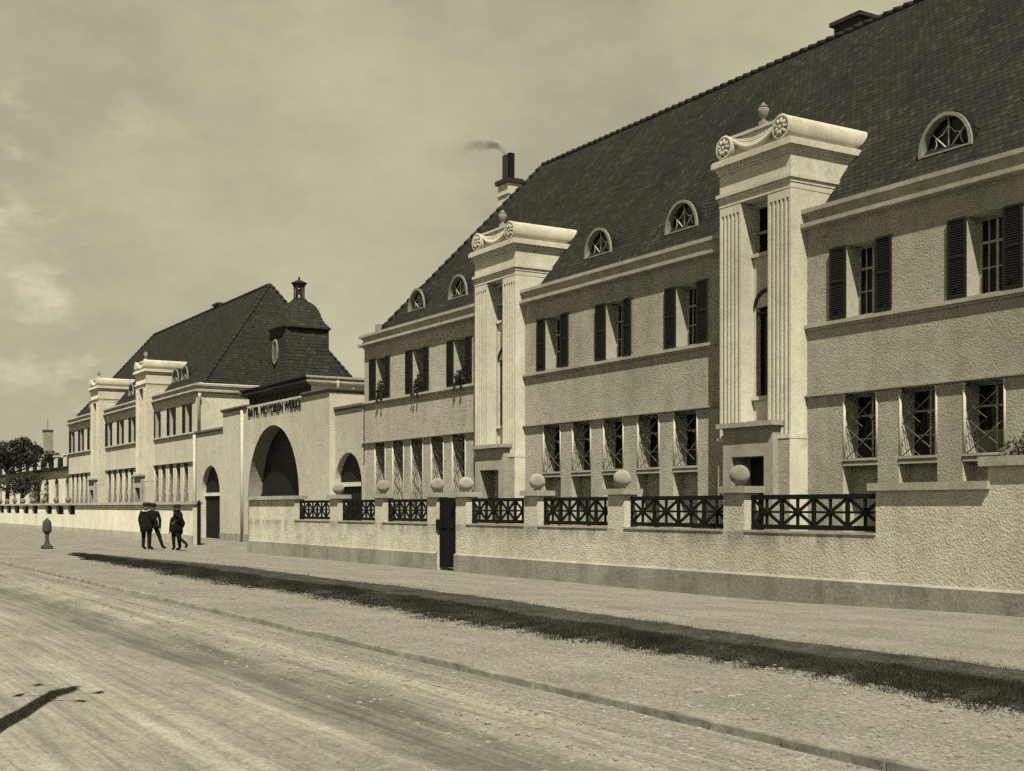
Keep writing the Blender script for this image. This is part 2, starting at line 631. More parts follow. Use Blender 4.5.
    def arch_wall(self, x0, x1, z0, z1, y, xc, r, spring, rise, dep, mi=0, mr=0, n=28, zb=None):
        """a wall facing -y with one arched opening down to zb"""
        zb = z0 if zb is None else zb
        if zb > z0:
            self.quad((x0, y, z0), (x1, y, z0), (x1, y, zb), (x0, y, zb), mi)
        if x0 < xc - r - 1e-4:
            self.quad((x0, y, zb), (xc - r, y, zb), (xc - r, y, z1), (x0, y, z1), mi)
        if x1 > xc + r + 1e-4:
            self.quad((xc + r, y, zb), (x1, y, zb), (x1, y, z1), (xc + r, y, z1), mi)
        pts = [(xc - r * math.cos(math.pi * k / n), spring + rise * math.sin(math.pi * k / n)) for k in range(n + 1)]
        for k in range(n):
            (a, za), (b, zb_) = pts[k], pts[k + 1]
            self.quad((a, y, za), (b, y, zb_), (b, y, z1), (a, y, z1), mi)
            self.quad((a, y, za), (a, y + dep, za), (b, y + dep, zb_), (b, y, zb_), mr)
        q = y + dep
        self.quad((xc - r, y, zb), (xc - r, y, spring), (xc - r, q, spring), (xc - r, q, zb), mr)
        self.quad((xc + r, y, zb), (xc + r, q, zb), (xc + r, q, spring), (xc + r, y, spring), mr)
        return pts

    def mesh(self, name, mats):
        me = bpy.data.meshes.new(name)
        me.from_pydata(self.v, [], self.f)
        for m in (mats if isinstance(mats, (list, tuple)) else [mats]):
            me.materials.append(m)
        me.polygons.foreach_set('material_index', self.mi)
        if self.sm:
            sf = [i in self.sm for i in range(len(self.f))]
            me.polygons.foreach_set('use_smooth', sf)
        if self.uv:
            ul = me.uv_layers.new(name='UVMap')
            for fi, uv in self.uv.items():
                p = me.polygons[fi]
                for k, li in enumerate(p.loop_indices):
                    ul.data[li].uv = uv[k]
        me.update()
        return me

    def build(self, name, mats, parent=None, world=True):
        """world=True: vertices are in world space; they are moved into the parent's space"""
        if parent is not None and world:
            b = base_of(parent)
            self.v = [(x - b.x, y - b.y, z - b.z) for x, y, z in self.v]
        o = bpy.data.objects.new(name, self.mesh(name, mats))
        COL.objects.link(o)
        if parent is not None:
            o.parent = parent
            BASE[o.name] = base_of(parent) if world else base_of(parent)
        return o


def child_mesh(name, me, parent, loc=(0, 0, 0)):
    """an object sharing mesh data; loc is in the parent's space"""
    o = bpy.data.objects.new(name, me)
    COL.objects.link(o)
    o.parent = parent
    o.location = loc
    BASE[o.name] = base_of(parent) + Vector(loc)
    return o


# ------------------------------------------------------------------ ground
def sstep(a, b, x):
    t_ = min(max((x - a) / (b - a), 0), 1)
    return t_ * t_ * (3 - 2 * t_)


def gz(x, y):
    """height of the footway: it falls a little towards the gate"""
    dip = sstep(11.2, 16.3, y) * (1 - sstep(-60, -90, x)) * (0.45 + 0.55 * sstep(-12, -19, x))
    return 0.02 - 0.21 * dip


def sheet(name, xs, ys, zf, mat):
    v = [(x, y, zf(x, y)) for y in ys for x in xs]
    nx = len(xs)
    f = [(j * nx + i, j * nx + i + 1, (j + 1) * nx + i + 1, (j + 1) * nx + i) for j in range(len(ys) - 1) for i in range(nx - 1)]
    me = bpy.data.meshes.new(name)
    me.from_pydata(v, [], f)
    me.materials.append(mat)
    o = bpy.data.objects.new(name, me)
    COL.objects.link(o)
    o['kind'] = 'structure'
    me.polygons.foreach_set('use_smooth', [True] * len(f))
    return o


sheet('ground', [-3000, -400, -150, 150, 400, 3000], [-3000, -300, 100, 300, 3000], lambda x, y: -0.35, M['field'])


def rutz(x, y):
    if y > 5.95: return -0.042
    r_ = 0.02 * math.sin(y * 4.1 + 0.3 * math.sin(x * 0.13)) + 0.012 * math.sin(y * 9.7 + x * 0.05)
    return -0.05 + 0.010 * sstep(4.9, 5.9, y) + r_ * sstep(-7, -6, y) * sstep(5.9, 5.3, y)


sheet('road', list(np.linspace(-260, 60, 260)), list(np.linspace(-9, 6.0, 76)), rutz, M['road'])
sheet('footway', list(np.linspace(-260, 60, 320)), [6.03, 7, 8, 8.6, 9.5, 10.5, 11.2, 12, 13, 13.5, 14, 14.5, 15, 15.5, 16, 16.5, 17, 18, 20, 22, 24],
      gz, M['gravel'])

# kerb: a low stone edging, worn and slightly uneven
mb = MB()
x = -200.0
while x < 20:
    ln = random.uniform(0.45, 1.1) if x > -60 else 5.0
    dz = random.uniform(-0.007, 0.008)
    dy = random.uniform(-0.022, 0.022)
    a, b = x, x + ln - 0.012
    y0, y1, z0, z1 = 5.995 + dy, 6.05 + dy * 0.6, -0.2, 0.027 + dz
    c = 0.012
    n0 = len(mb.v)
    mb.add([(a, y0, z0), (b, y0, z0), (b, y0, z1 - c), (a, y0, z1 - c), (a, y0 + c, z1), (b, y0 + c, z1), (b, y1, z1), (a, y1, z1), (a, y1, z0), (b, y1, z0)],
           [(0, 1, 2, 3), (3, 2, 5, 4), (4, 5, 6, 7), (7, 6, 9, 8), (0, 3, 4, 7, 8), (1, 9, 6, 5, 2)])
    x += ln
o = mb.build('kerb', M['kerb'])
o['kind'] = 'structure'

# verge: strip of soil with grass, thick and dark along its road side
def verge_edges(x):
    w = 0.09 * math.sin(x * 0.53) + 0.06 * math.sin(x * 1.37 + 1) + 0.05 * math.sin(x * 4.1) + 0.04 * math.sin(x * 9.7 + 2)
    t_ = sstep(-44.5, -31, x)
    near = 8.25 + w + (1 - t_) * 0.5
    far = 10.95 - 0.45 * sstep(-20, -9, x) + 0.6 * w - (1 - t_) * 1.35
    return near, max(far, near + 0.05)


xs = list(np.linspace(-44.5, 14, 400))
v, f = [], []
NR = 7
for x in xs:
    a, b = verge_edges(x)
    for k in range(NR):
        q = k / (NR - 1)
        a_, b_ = a + 0.22, b - 0.12
        v.append((x, a_ + max(b_ - a_, 0.02) * q, gz(x, 9) + 0.004 + 0.02 * math.sin(math.pi * q) ** 0.7))
for i in range(len(xs) - 1):
    for k in range(NR - 1):
        f.append((i * NR + k, (i + 1) * NR + k, (i + 1) * NR + k + 1, i * NR + k + 1))
me = bpy.data.meshes.new('verge')
me.from_pydata(v, [], f)
me.materials.append(M['soil'])
o = bpy.data.objects.new('verge', me)
COL.objects.link(o)
o['kind'] = 'structure'


def blades(name, n, xr, yfun, hr, wr, mat, label, xpow=1.0):
    x = xr[1] - (xr[1] - xr[0]) * rng.random(n) ** xpow
    ed = np.array([verge_edges(q) for q in x])
    q = yfun(rng.random(n))
    y = ed[:, 0] + (ed[:, 1] - ed[:, 0]) * q
    cl = np.sin(x * 2.9 + 3 * np.sin(y * 1.3)) * np.sin(x * 6.3 + y * 4.1) + 0.6 * np.sin(x * 13.7 + 5 * y)
    edge = np.minimum(q + 0.06, 1.06 - q)
    keep = (ed[:, 1] - ed[:, 0] > 0.3) & (cl + rng.normal(0, 1.4, n) > 1.7 - edge * 9)
    x, y, q = x[keep], y[keep], q[keep]
    n = len(x)
    z = 0.02 + 0.02 * np.sin(np.pi * np.clip(q, 0, 1)) ** 0.7
    h = rng.uniform(*hr, n)
    h *= 0.6 + 0.8 * (0.5 + 0.5 * np.sin(x * 1.7 + 2 * np.sin(y * 2.1)) * np.sin(x * 0.53 + y * 3.3))
    a = rng.uniform(0, 2 * np.pi, n)
    w = rng.uniform(*wr, n)
    lx, ly = rng.normal(0, 0.9, n) * h, rng.normal(0, 0.9, n) * h
    V = np.empty((n, 3, 3))
    V[:, 0] = np.stack([x - np.cos(a) * w, y - np.sin(a) * w, z - 0.01], 1)
    V[:, 1] = np.stack([x + np.cos(a) * w, y + np.sin(a) * w, z - 0.01], 1)
    V[:, 2] = np.stack([x + lx, y + ly, z + h], 1)
    me = bpy.data.meshes.new(name)
    me.vertices.add(3 * n)
    me.vertices.foreach_set('co', V.reshape(-1))
    me.loops.add(3 * n)
    me.loops.foreach_set('vertex_index', np.arange(3 * n))
    me.polygons.add(n)
    me.polygons.foreach_set('loop_start', np.arange(0, 3 * n, 3))
    me.update(calc_edges=True)
    me.materials.append(mat)
    o = bpy.data.objects.new(name, me)
    COL.objects.link(o)
    mark(o, label, 'grass', kind='stuff')
    return o


blades('verge_grass', 290000, (-43, -3.5), lambda u: -0.07 + 0.60 * u ** 1.1, (0.010, 0.045), (0.0018, 0.0055), M['grass'],
       'dense dark grass along the road side of the verge', 1.3)
blades('sparse_grass', 110000, (-43, -3.5), lambda u: 0.20 + 0.86 * u, (0.006, 0.030), (0.0018, 0.005), M['drygrass'],
       'short trampled grass along the wall side of the verge', 1.3)
blades('edge_tufts', 26000, (-40, -3.5), lambda u: -0.30 + 0.42 * u ** 0.6, (0.010, 0.040), (0.0018, 0.005), M['grass'],
       'scattered grass tufts in the gravel beside the verge', 1.3)

# loose stones on the footway and along the road edge
mb = MB()
ico_v = [(0, 0, 1), (0.894, 0, 0.447), (0.276, 0.851, 0.447), (-0.724, 0.526, 0.447), (-0.724, -0.526, 0.447), (0.276, -0.851, 0.447),
         (0.724, 0.526, -0.447), (-0.276, 0.851, -0.447), (-0.894, 0, -0.447), (-0.276, -0.851, -0.447), (0.724, -0.526, -0.447)]
ico_f = [(0, 1, 2), (0, 2, 3), (0, 3, 4), (0, 4, 5), (0, 5, 1), (1, 6, 2), (2, 6, 7), (2, 7, 3), (3, 7, 8), (3, 8, 4), (4, 8, 9), (4, 9, 5), (5, 9, 10), (5, 10, 1), (1, 10, 6)]
for i in range(9000):
    x = -4 - 34 * random.random() ** 1.8
    y = random.choice([random.uniform(4.7, 5.95), random.uniform(6.2, 8.4), random.uniform(6.2, 8.4), random.uniform(10.6, 16.2), random.uniform(4.2, 5.95)])
    s = 0.006 + 0.020 * random.random() ** 3
    if random.random() < 0.008: s *= 2.2
    z = rutz(x, y) if y < 6 else gz(x, y)
    sx, sy, sz = s * random.uniform(0.8, 1.4), s * random.uniform(0.8, 1.4), s * random.uniform(0.5, 0.9)
    mb.add([(x + px * sx, y + py * sy, z + sz * 0.25 + pz * sz) for px, py, pz in ico_v], ico_f)
for i in range(420):
    x = -5 - 32 * random.random() ** 1.6
    y = verge_edges(x)[0] + random.gauss(0.0, 0.22)
    s = random.uniform(0.008, 0.022)
    mb.add([(x + px * s * 1.3, y + py * s, gz(x, y) + s * 0.4 + pz * s * 0.7) for px, py, pz in ico_v], ico_f)
o = mb.build('loose_stones', M['pebble'])
mark(o, 'small pale stones scattered over the gravel and road', 'gravel', kind='stuff')

# ------------------------------------------------------------------ office buildings
YF = 21.5          # plane of the fronts
CORNICE = [(0.0, 8.14), (0.05, 8.16), (0.05, 8.21), (0.19, 8.225), (0.23, 8.25), (0.23, 8.345), (0.10, 8.36), (0.05, 8.42), (0.05, 8.50), (0.12, 8.565),
           (0.20, 8.59), (0.20, 8.69), (-0.52, 8.86)]


def frame_mesh(w, h, y, bars_v, bars_h, outer=0.07, inner=0.035):
    mb = MB()
    x0, x1 = -w / 2, w / 2
    mb.box(x0, x0 + outer, y, y + 0.07, 0, h)
    mb.box(x1 - outer, x1, y, y + 0.07, 0, h)
    mb.box(x0 + outer, x1 - outer, y, y + 0.07, 0, outer)
    mb.box(x0 + outer, x1 - outer, y, y + 0.07, h - outer, h)
    for bx, bw in bars_v:
        mb.box(bx - bw / 2, bx + bw / 2, y + 0.012, y + 0.06, outer, h - outer)
    for bz, bw in bars_h:
        mb.box(x0 + outer, x1 - outer, y + 0.016, y + 0.055, bz - bw / 2, bz + bw / 2)
    return mb.mesh('window', M['frame'])


def pane_mesh(w, h, y):
    mb = MB()
    mb.quad((-w / 2, y, 0), (w / 2, y, 0), (w / 2, y, h), (-w / 2, y, h))
    return mb.mesh('pane', M['glass'])


def shutter_mesh(w, h):
    mb = MB()
    s = 0.05
    mb.box(-w / 2, -w / 2 + s, -0.045, 0, 0, h)
    mb.box(w / 2 - s, w / 2, -0.045, 0, 0, h)
    for z in (0, h * 0.5, h - s):
        mb.box(-w / 2 + s, w / 2 - s, -0.045, 0, z, z + s)
    z = s
    while z < h - s - 0.03:
        if not (h * 0.5 - 0.04 < z < h * 0.5 + 0.05):
            mb.quad((-w / 2 + s, -0.036, z), (w / 2 - s, -0.036, z), (w / 2 - s, -0.008, z + 0.06), (-w / 2 + s, -0.008, z + 0.06))
        z += 0.052
    mb.quad((-w / 2 + s, -0.004, s), (w / 2 - s, -0.004, s), (w / 2 - s, -0.004, h - s), (-w / 2 + s, -0.004, h - s))
    # stay hooks
    mb.box(-0.02, 0.02, -0.075, -0.045, 0.2, 0.24)
    return mb.mesh('shutter', M['shutter'])


def grille_mesh(w, h):
    mb = MB()
    r = 0.013
    n = max(2, round(h / (w * 0.78)))
    ch = h / n
    for k in range(n):
        z0, z1 = k * ch, (k + 1) * ch
        mb.tube([(-w / 2, 0, z0), (w / 2, 0, z1)], r, 5)
        mb.tube([(w / 2, 0.03, z0), (-w / 2, 0.03, z1)], r, 5)
        mb.tube([(0, 0.014, z0 - ch * 0.0), (-w / 2, 0.014, z0 + ch / 2), (0, 0.014, z1), (w / 2, 0.014, z0 + ch / 2), (0, 0.014, z0)], r * 0.8, 5, cap=False)
    for z in (0.0, h):
        mb.tube([(-w / 2, 0.015, z), (w / 2, 0.015, z)], r * 1.1, 5)
    return mb.mesh('grille', M['grille'])


UPW, UPH = 0.90, 1.66
up_frame = frame_mesh(UPW, UPH, 0.375, [(0, 0.06), (-0.21, 0.025), (0.21, 0.025)], [(UPH * 0.36, 0.025), (UPH * 0.68, 0.05)])
up_pane = pane_mesh(UPW, UPH, 0.42)
up_shutter = shutter_mesh(0.46, UPH)
GW = 1.05
gf_frame = frame_mesh(GW, 1.55, 0.40, [(0, 0.05)], [(1.05, 0.045), (0.52, 0.025)])
gf_pane = pane_mesh(GW, 1.55, 0.44)
gf_grille = grille_mesh(GW - 0.06, 1.45)
tall_frame = frame_mesh(GW, 3.2, 0.40, [(0, 0.05)], [(1.3, 0.06), (2.1, 0.025), (2.7, 0.045)])
tall_pane = pane_mesh(GW, 3.2, 0.44)
tall_grille = grille_mesh(GW - 0.06, 3.1)
mb = MB()
mb.box(-GW / 2 + 0.004, GW / 2 - 0.004, -0.03, 0.40, 0, 0.05)
mb.box(-GW / 2 + 0.004, GW / 2 - 0.004, 0.02, 0.40, -0.07, 0)
mb.box(-GW / 2 + 0.004, GW / 2 - 0.004, -0.015, 0.40, -0.11, -0.07)
gf_sill = mb.mesh('sill', M['trim'])
def colonnette(z0):
    mb = MB()
    mb.tube([(0, 0.015, z0), (0, 0.015, 1.5)], 0.034, 8)
    mb.lathe([(0.028, 0), (0.048, 0.02), (0.05, 0.05), (0.03, 0.06), (0.03, 0.065)], (0, 0.015, 1.48), 10)
    return mb.mesh('colonnette', M['white'])


gf_post, tall_post = colonnette(0.0), colonnette(-1.6)



def curtain_mesh(w, h, y, x0, x1, top, seed):
    rr_ = random.Random(seed)
    mb = MB()
    n = 14
    for k in range(n):
        qa, qb = k / n, (k + 1) / n
        xa, xb = x0 + (x1 - x0) * qa, x0 + (x1 - x0) * qb
        ya, yb = y + 0.008 * math.sin(qa * 23 + seed), y + 0.008 * math.sin(qb * 23 + seed)
        mb.quad((xa, ya, 0.1), (xb, yb, 0.1), (xb, yb, top), (xa, ya, top))
    return mb.mesh('curtain', M['curtain'])


up_curtains = [curtain_mesh(UPW, UPH, 0.405, 0.05, UPW / 2 - 0.08, UPH - 0.1, 1), curtain_mesh(UPW, UPH, 0.405, -UPW / 2 + 0.08, UPW / 2 - 0.08, UPH * 0.45, 2)]
gf_curtains = [curtain_mesh(GW, 1.5, 0.428, 0.22, GW / 2 - 0.08, 1.45, 3), curtain_mesh(GW, 1.5, 0.428, -GW / 2 + 0.08, GW / 2 - 0.08, 0.55, 4), curtain_mesh(GW, 1.5, 0.428, 0.05, 0.32, 1.45, 5)]

# dormer: half-round window in the roof
DR, DH = 0.73, 0.84


def arc(r, h, n=20):
    return [(-r * math.cos(math.pi * k / n), h * math.sin(math.pi * k / n)) for k in range(n + 1)]


mb = MB()
a1, a2 = arc(DR, DH), arc(DR - 0.08, DH - 0.08)
for k in range(20):
    (x0, z0), (x1, z1) = a1[k], a1[k + 1]
    (u0, w0), (u1, w1) = a2[k], a2[k + 1]
    mb.quad((x0, -0.05, z0), (u0, -0.05, w0), (u1, -0.05, w1), (x1, -0.05, z1))
    mb.quad((x0, -0.05, z0), (x1, -0.05, z1), (x1, 0.1, z1), (x0, 0.1, z0))
    mb.quad((u0, -0.05, w0), (u0, 0.17, w0), (u1, 0.17, w1), (u1, -0.05, w1))
mb.box(-DR, DR, -0.055, 0.17, -0.04, 0.0)
dormer_mesh = mb.mesh('dormer_window', M['dormer'])
mb = MB()
a3 = arc(DR + 0.02, DH + 0.02)
for k in range(20):
    (x0, z0), (x1, z1) = a3[k], a3[k + 1]
    mb.quad((x0, 0.0, z0), (x1, 0.0, z1), (x1, 1.15, z1), (x0, 1.15, z0), uv=[(0, k * 0.115), (0, k * 0.115 + 0.115), (1.15, k * 0.115 + 0.115), (1.15, k * 0.115)])
    mb.sm.add(len(mb.f) - 1)
dormer_hood = mb.mesh('hood', M['tile'])
mb = MB()
mb.poly([(x, 0.15, z) for x, z in arc(DR - 0.09, DH - 0.09)][::-1] if False else [(x, 0.15, z) for x, z in reversed(arc(DR - 0.09, DH - 0.09))])
dormer_pane = mb.mesh('pane', M['glass'])
mb = MB()
for a in (42, 90, 138):
    ca, sa = math.cos(R(a)), math.sin(R(a))
    mb.tube([(0, 0.10, 0.02), (ca * (DR - 0.1), 0.10, sa * (DH - 0.1))], 0.017, 6)
rs = [(180, .42), (150, .36), (138, .45), (115, .38), (90, .5), (65, .38), (42, .45), (30, .36), (0, .42)]
mb.tube([(math.cos(R(a)) * q * 1.05, 0.10, max(0.02, math.sin(R(a)) * q * 1.15)) for a, q in rs], 0.013, 6)
mb.box(-DR + 0.1, DR - 0.1, 0.08, 0.12, 0.0, 0.035)
dormer_bars = mb.mesh('glazing_bar', M['white'])

# ---- pavilion pieces, local to the pavilion's centre at (xc, YF, 0)
PW = 1.28          # half width
PF = -0.53         # front plane
mb = MB()


def fluted(x0, x1, yf, yb):
    n = 5
    w = x1 - x0
    m = 0.045
    pitch = (w - 2 * m) / n
    fl = pitch * 0.66
    pts = [(x0, yf)]
    for k in range(n):
        c = x0 + m + pitch * (k + 0.5)
        for j in range(7):
            a = math.pi * j / 6
            pts.append((c - fl / 2 * math.cos(a), yf + fl * 0.5 * math.sin(a)))
    pts += [(x1, yf), (x1, yb), (x0, yb)]
    return pts


pil_l = fluted(-PW, -PW + 0.79, PF, 0.4)
mb.prism_z(pil_l, 3.34, 8.98)
mb.box(-PW, -PW + 0.79, PF + 0.0, 0.4, 8.98, 9.2)
pil_mesh_l = mb.mesh('pilaster', M['smooth'])
mb = MB()
pil_r = fluted(PW - 0.79, PW, PF, 0.4)
mb.prism_z(pil_r, 3.34, 8.98)
mb.box(PW - 0.79, PW, PF + 0.0, 0.4, 8.98, 9.2)
pil_mesh_r = mb.mesh('pilaster', M['smooth'])
# body: recessed middle wall with three openings, pedestals
REC = -0.10
mb = MB()
mb.facade(-PW + 0.79, PW - 0.79, 3.34, 9.2, REC, [(-0.47, 0.47, 7.93, 9.1, 0.25), (-0.41, 0.41, 4.36, 6.60, 0.22)], 0, 0)
pav_wall = mb
# arch head of the tall middle window: built as a dark lunette let into the wall
mb.box(-0.485, 0.485, REC - 0.09, REC + 0.02, 7.84, 7.93)
mb.box(-PW + 0.002, PW - 0.002, 0.401, 3.2, 8.0, 9.19)
mb.box(-0.46, 0.46, REC - 0.09, REC + 0.02, 4.27, 4.36)
pav_body_mesh = mb.mesh('pavilion', [M['smooth']])
mb = MB()
PD = (PW + 0.015 - 0.90) / 2
PC = 0.90 + PD
mb.box(-PD, PD, PF - 0.05, 0.4, -0.4, 3.24, 0)
mb.box(-PD - 0.015, PD + 0.015, PF - 0.065, 0.4, 3.24, 3.34, 1)
mb.quad((PD + 0.003, PF - 0.05, -0.4), (PD + 0.003, 0.1, -0.4), (PD + 0.003, 0.1, 3.24), (PD + 0.003, PF - 0.05, 3.24), 1)
ped_mesh = mb.mesh('pedestal', [M['stucco'], M['smooth']])
# doorway
mb = MB()
DF = PF - 0.22
mb.box(-0.90, -0.59, DF, 0.1, -0.4, 2.84)
mb.box(0.59, 0.90, DF, 0.1, -0.4, 2.84)
mb.box(-0.90, 0.90, DF, 0.1, 2.84, 3.50)
mb.box(-0.90, 0.90, DF - 0.03, 0.1, 3.50, 3.56)
door_sur = mb.mesh('door_surround', M['stone'])
mb = MB()
mb.box(-1.02, 1.02, DF - 0.14, 0.1, 3.56, 3.68)
canopy_mesh = mb.mesh('canopy', M['stone'])
mb = MB()
mb.box(-0.59, 0.59, -0.1, -0.04, -0.4, 2.84)
for s in (-1, 1):
    for z in (0.3, 1.05, 1.95):
        mb.box(s * 0.30 - 0.2, s * 0.30 + 0.2, -0.115, -0.1, z, z + 0.6)
mb.box(-0.015, 0.015, -0.12, -0.1, -0.2, 2.8)
door_mesh = mb.mesh('door', M['wood'])
# entablature: stacked mouldings that run back into the roof
mb = MB()
ENT = [(9.20, 9.34, 0.01), (9.34, 9.44, 0.03), (9.44, 9.53, 0.075), (9.53, 10.02, 0.0), (10.02, 10.09, 0.035), (10.09, 10.16, 0.07), (10.16, 10.20, 0.11), (10.20, 10.33, 0.16), (10.33, 10.37, 0.13)]
for z0, z1, q in ENT:
    mb.box(-PW - q, PW + q, PF - q, 3.2, z0, z1)
mb.box(-0.9, 0.9, PF + 0.08, 3.2, 10.37, 10.88)
mb.box(-0.86, 0.86, PF + 0.02, 0.4, 10.88, 10.95)
ent_mesh = mb.mesh('entablature', M['smooth'])
# scrolls
SX, SR, SZ = 1.03, 0.30, 10.675
mb = MB()
ys = PF - 0.06
mb.lathe([(SR, -4.2), (SR, -0.04), (SR - 0.02, 0.0)], (0, ys, 0), 28, axis='y')
mb.lathe([(SR, -0.02), (SR + 0.012, 0.01), (SR - 0.02, 0.045), (SR - 0.06, 0.03), (SR - 0.075, -0.01), (SR - 0.10, -0.012), (0.06, -0.012), (0.05, 0.05), (0.02, 0.065)], (0, ys - 0.004, 0), 28, axis='y')
for k in range(9):
    a = 2 * math.pi * k / 9
    c = (math.cos(a) * 0.135, math.sin(a) * 0.135)
    mb.tube([(c[0] * 0.45, ys - 0.015, c[1] * 0.45), (c[0], ys - 0.045, c[1]), (c[0] * 1.55, ys - 0.02, c[1] * 1.55)], [0.022, 0.045, 0.03], 7)
scroll_mesh = mb.mesh('scroll', M['smooth'])
# garland: cloth swag between the scrolls
mb = MB()
pp, rr = [], []
for k in range(25):
    q = -1 + 2 * k / 24
    pp.append((q * 0.84, PF + 0.03, 10.86 - 0.36 * (1 - abs(q) ** 2.0)))
    rr.append(0.035 + 0.055 * (1 - q * q))
mb.tube(pp, rr, 9)
for dz_, f_ in ((0.075, 0.6), (0.14, 0.5), (0.19, 0.4)):
    mb.tube([(p[0] * (1 - dz_ * 0.3), p[1] + 0.01, p[2] + dz_ * (1 - (p[0] / 0.84) ** 2) + 0.01) for p in pp], [q * f_ for q in rr], 8)
garland_mesh = mb.mesh('garland', M['smooth'])
# urn
mb = MB()
mb.box(-0.13, 0.13, -0.13, 0.13, 0, 0.14)
mb.lathe([(0.10, 0.14), (0.06, 0.20), (0.055, 0.25), (0.10, 0.29), (0.17, 0.40), (0.20, 0.52), (0.205, 0.60), (0.17, 0.63), (0.13, 0.65), (0.16, 0.68), (0.18, 0.70), (0.12, 0.74), (0.05, 0.79), (0.04, 0.83), (0.015, 0.86)], (0, 0, 0), 18)
mb.v = [(x * 0.66, y * 0.66, z * 0.66 + 0.10 * (z > 0.001)) for x, y, z in mb.v]
urn_mesh = mb.mesh('urn', M['stone'])
# windows of the pavilion
mb = MB()
mb.box(-0.47, 0.47, REC + 0.19, REC + 0.25, 7.93, 9.1)
pw_top = mb.mesh('window', M['glass'])
mb = MB()
mb.box(-0.41, 0.41, REC + 0.16, REC + 0.22, 4.36, 6.6)
mb.box(-0.02, 0.02, REC + 0.13, REC + 0.16, 4.36, 6.6, 1)
mb.box(-0.41, 0.41, REC + 0.135, REC + 0.16, 5.35, 5.38, 1)
mb.box(-0.41, 0.41, REC + 0.02, REC + 0.16, 6.42, 6.47, 1)
pw_mid = mb.mesh('window', [M['glass'], M['shutter']])
# arched hood above the tall window: dark rim with a sunk field
mb = MB()
ao, ai = arc(0.46, 0.42), arc(0.37, 0.33)
for k in range(20):
    (x0, z0), (x1, z1) = ao[k], ao[k + 1]
    (u0, w0), (u1, w1) = ai[k], ai[k + 1]
    y = REC - 0.04
    mb.quad((x0, y, 6.6 + z0), (u0, y, 6.6 + w0), (u1, y, 6.6 + w1), (x1, y, 6.6 + z1))
    mb.quad((x0, y, 6.6 + z0), (x1, y, 6.6 + z1), (x1, REC, 6.6 + z1), (x0, REC, 6.6 + z0))
    mb.quad((u0, y, 6.6 + w0), (u0, REC, 6.6 + w0), (u1, REC, 6.6 + w1), (u1, y, 6.6 + w1))
pav_arch = mb.mesh('arch_moulding', M['shutter'])

URNS = []


def pavilion(root, xc, dx):
    b = base_of(root)
    loc = (xc - b.x, YF - b.y, -b.z)
    p = child_mesh('pavilion', pav_body_mesh, root, loc)
    if abs(xc + 36.27) < 0.1:      # this one stands a little less far out from the front
        p.location.y += 0.17
        p.scale = (1.06, 1, 1)
    child_mesh('pilaster', pil_mesh_l, p)
    child_mesh('pilaster', pil_mesh_r, p)
    for s in (-1, 1):
        child_mesh('pedestal', ped_mesh, p, (s * PC, 0, 0))
    child_mesh('entablature', ent_mesh, p)
    for s in (-1, 1):
        child_mesh('scroll', scroll_mesh, p, (s * SX, 0, SZ))
    child_mesh('garland', garland_mesh, p)
    child_mesh('urn', urn_mesh, p, (0, -0.22, 10.95))
    child_mesh('window', pw_top, p)
    child_mesh('window', pw_mid, p)
    child_mesh('arch_moulding', pav_arch, p)
    child_mesh('door_surround', door_sur, p)
    child_mesh('canopy', canopy_mesh, p)
    child_mesh('door', door_mesh, p)


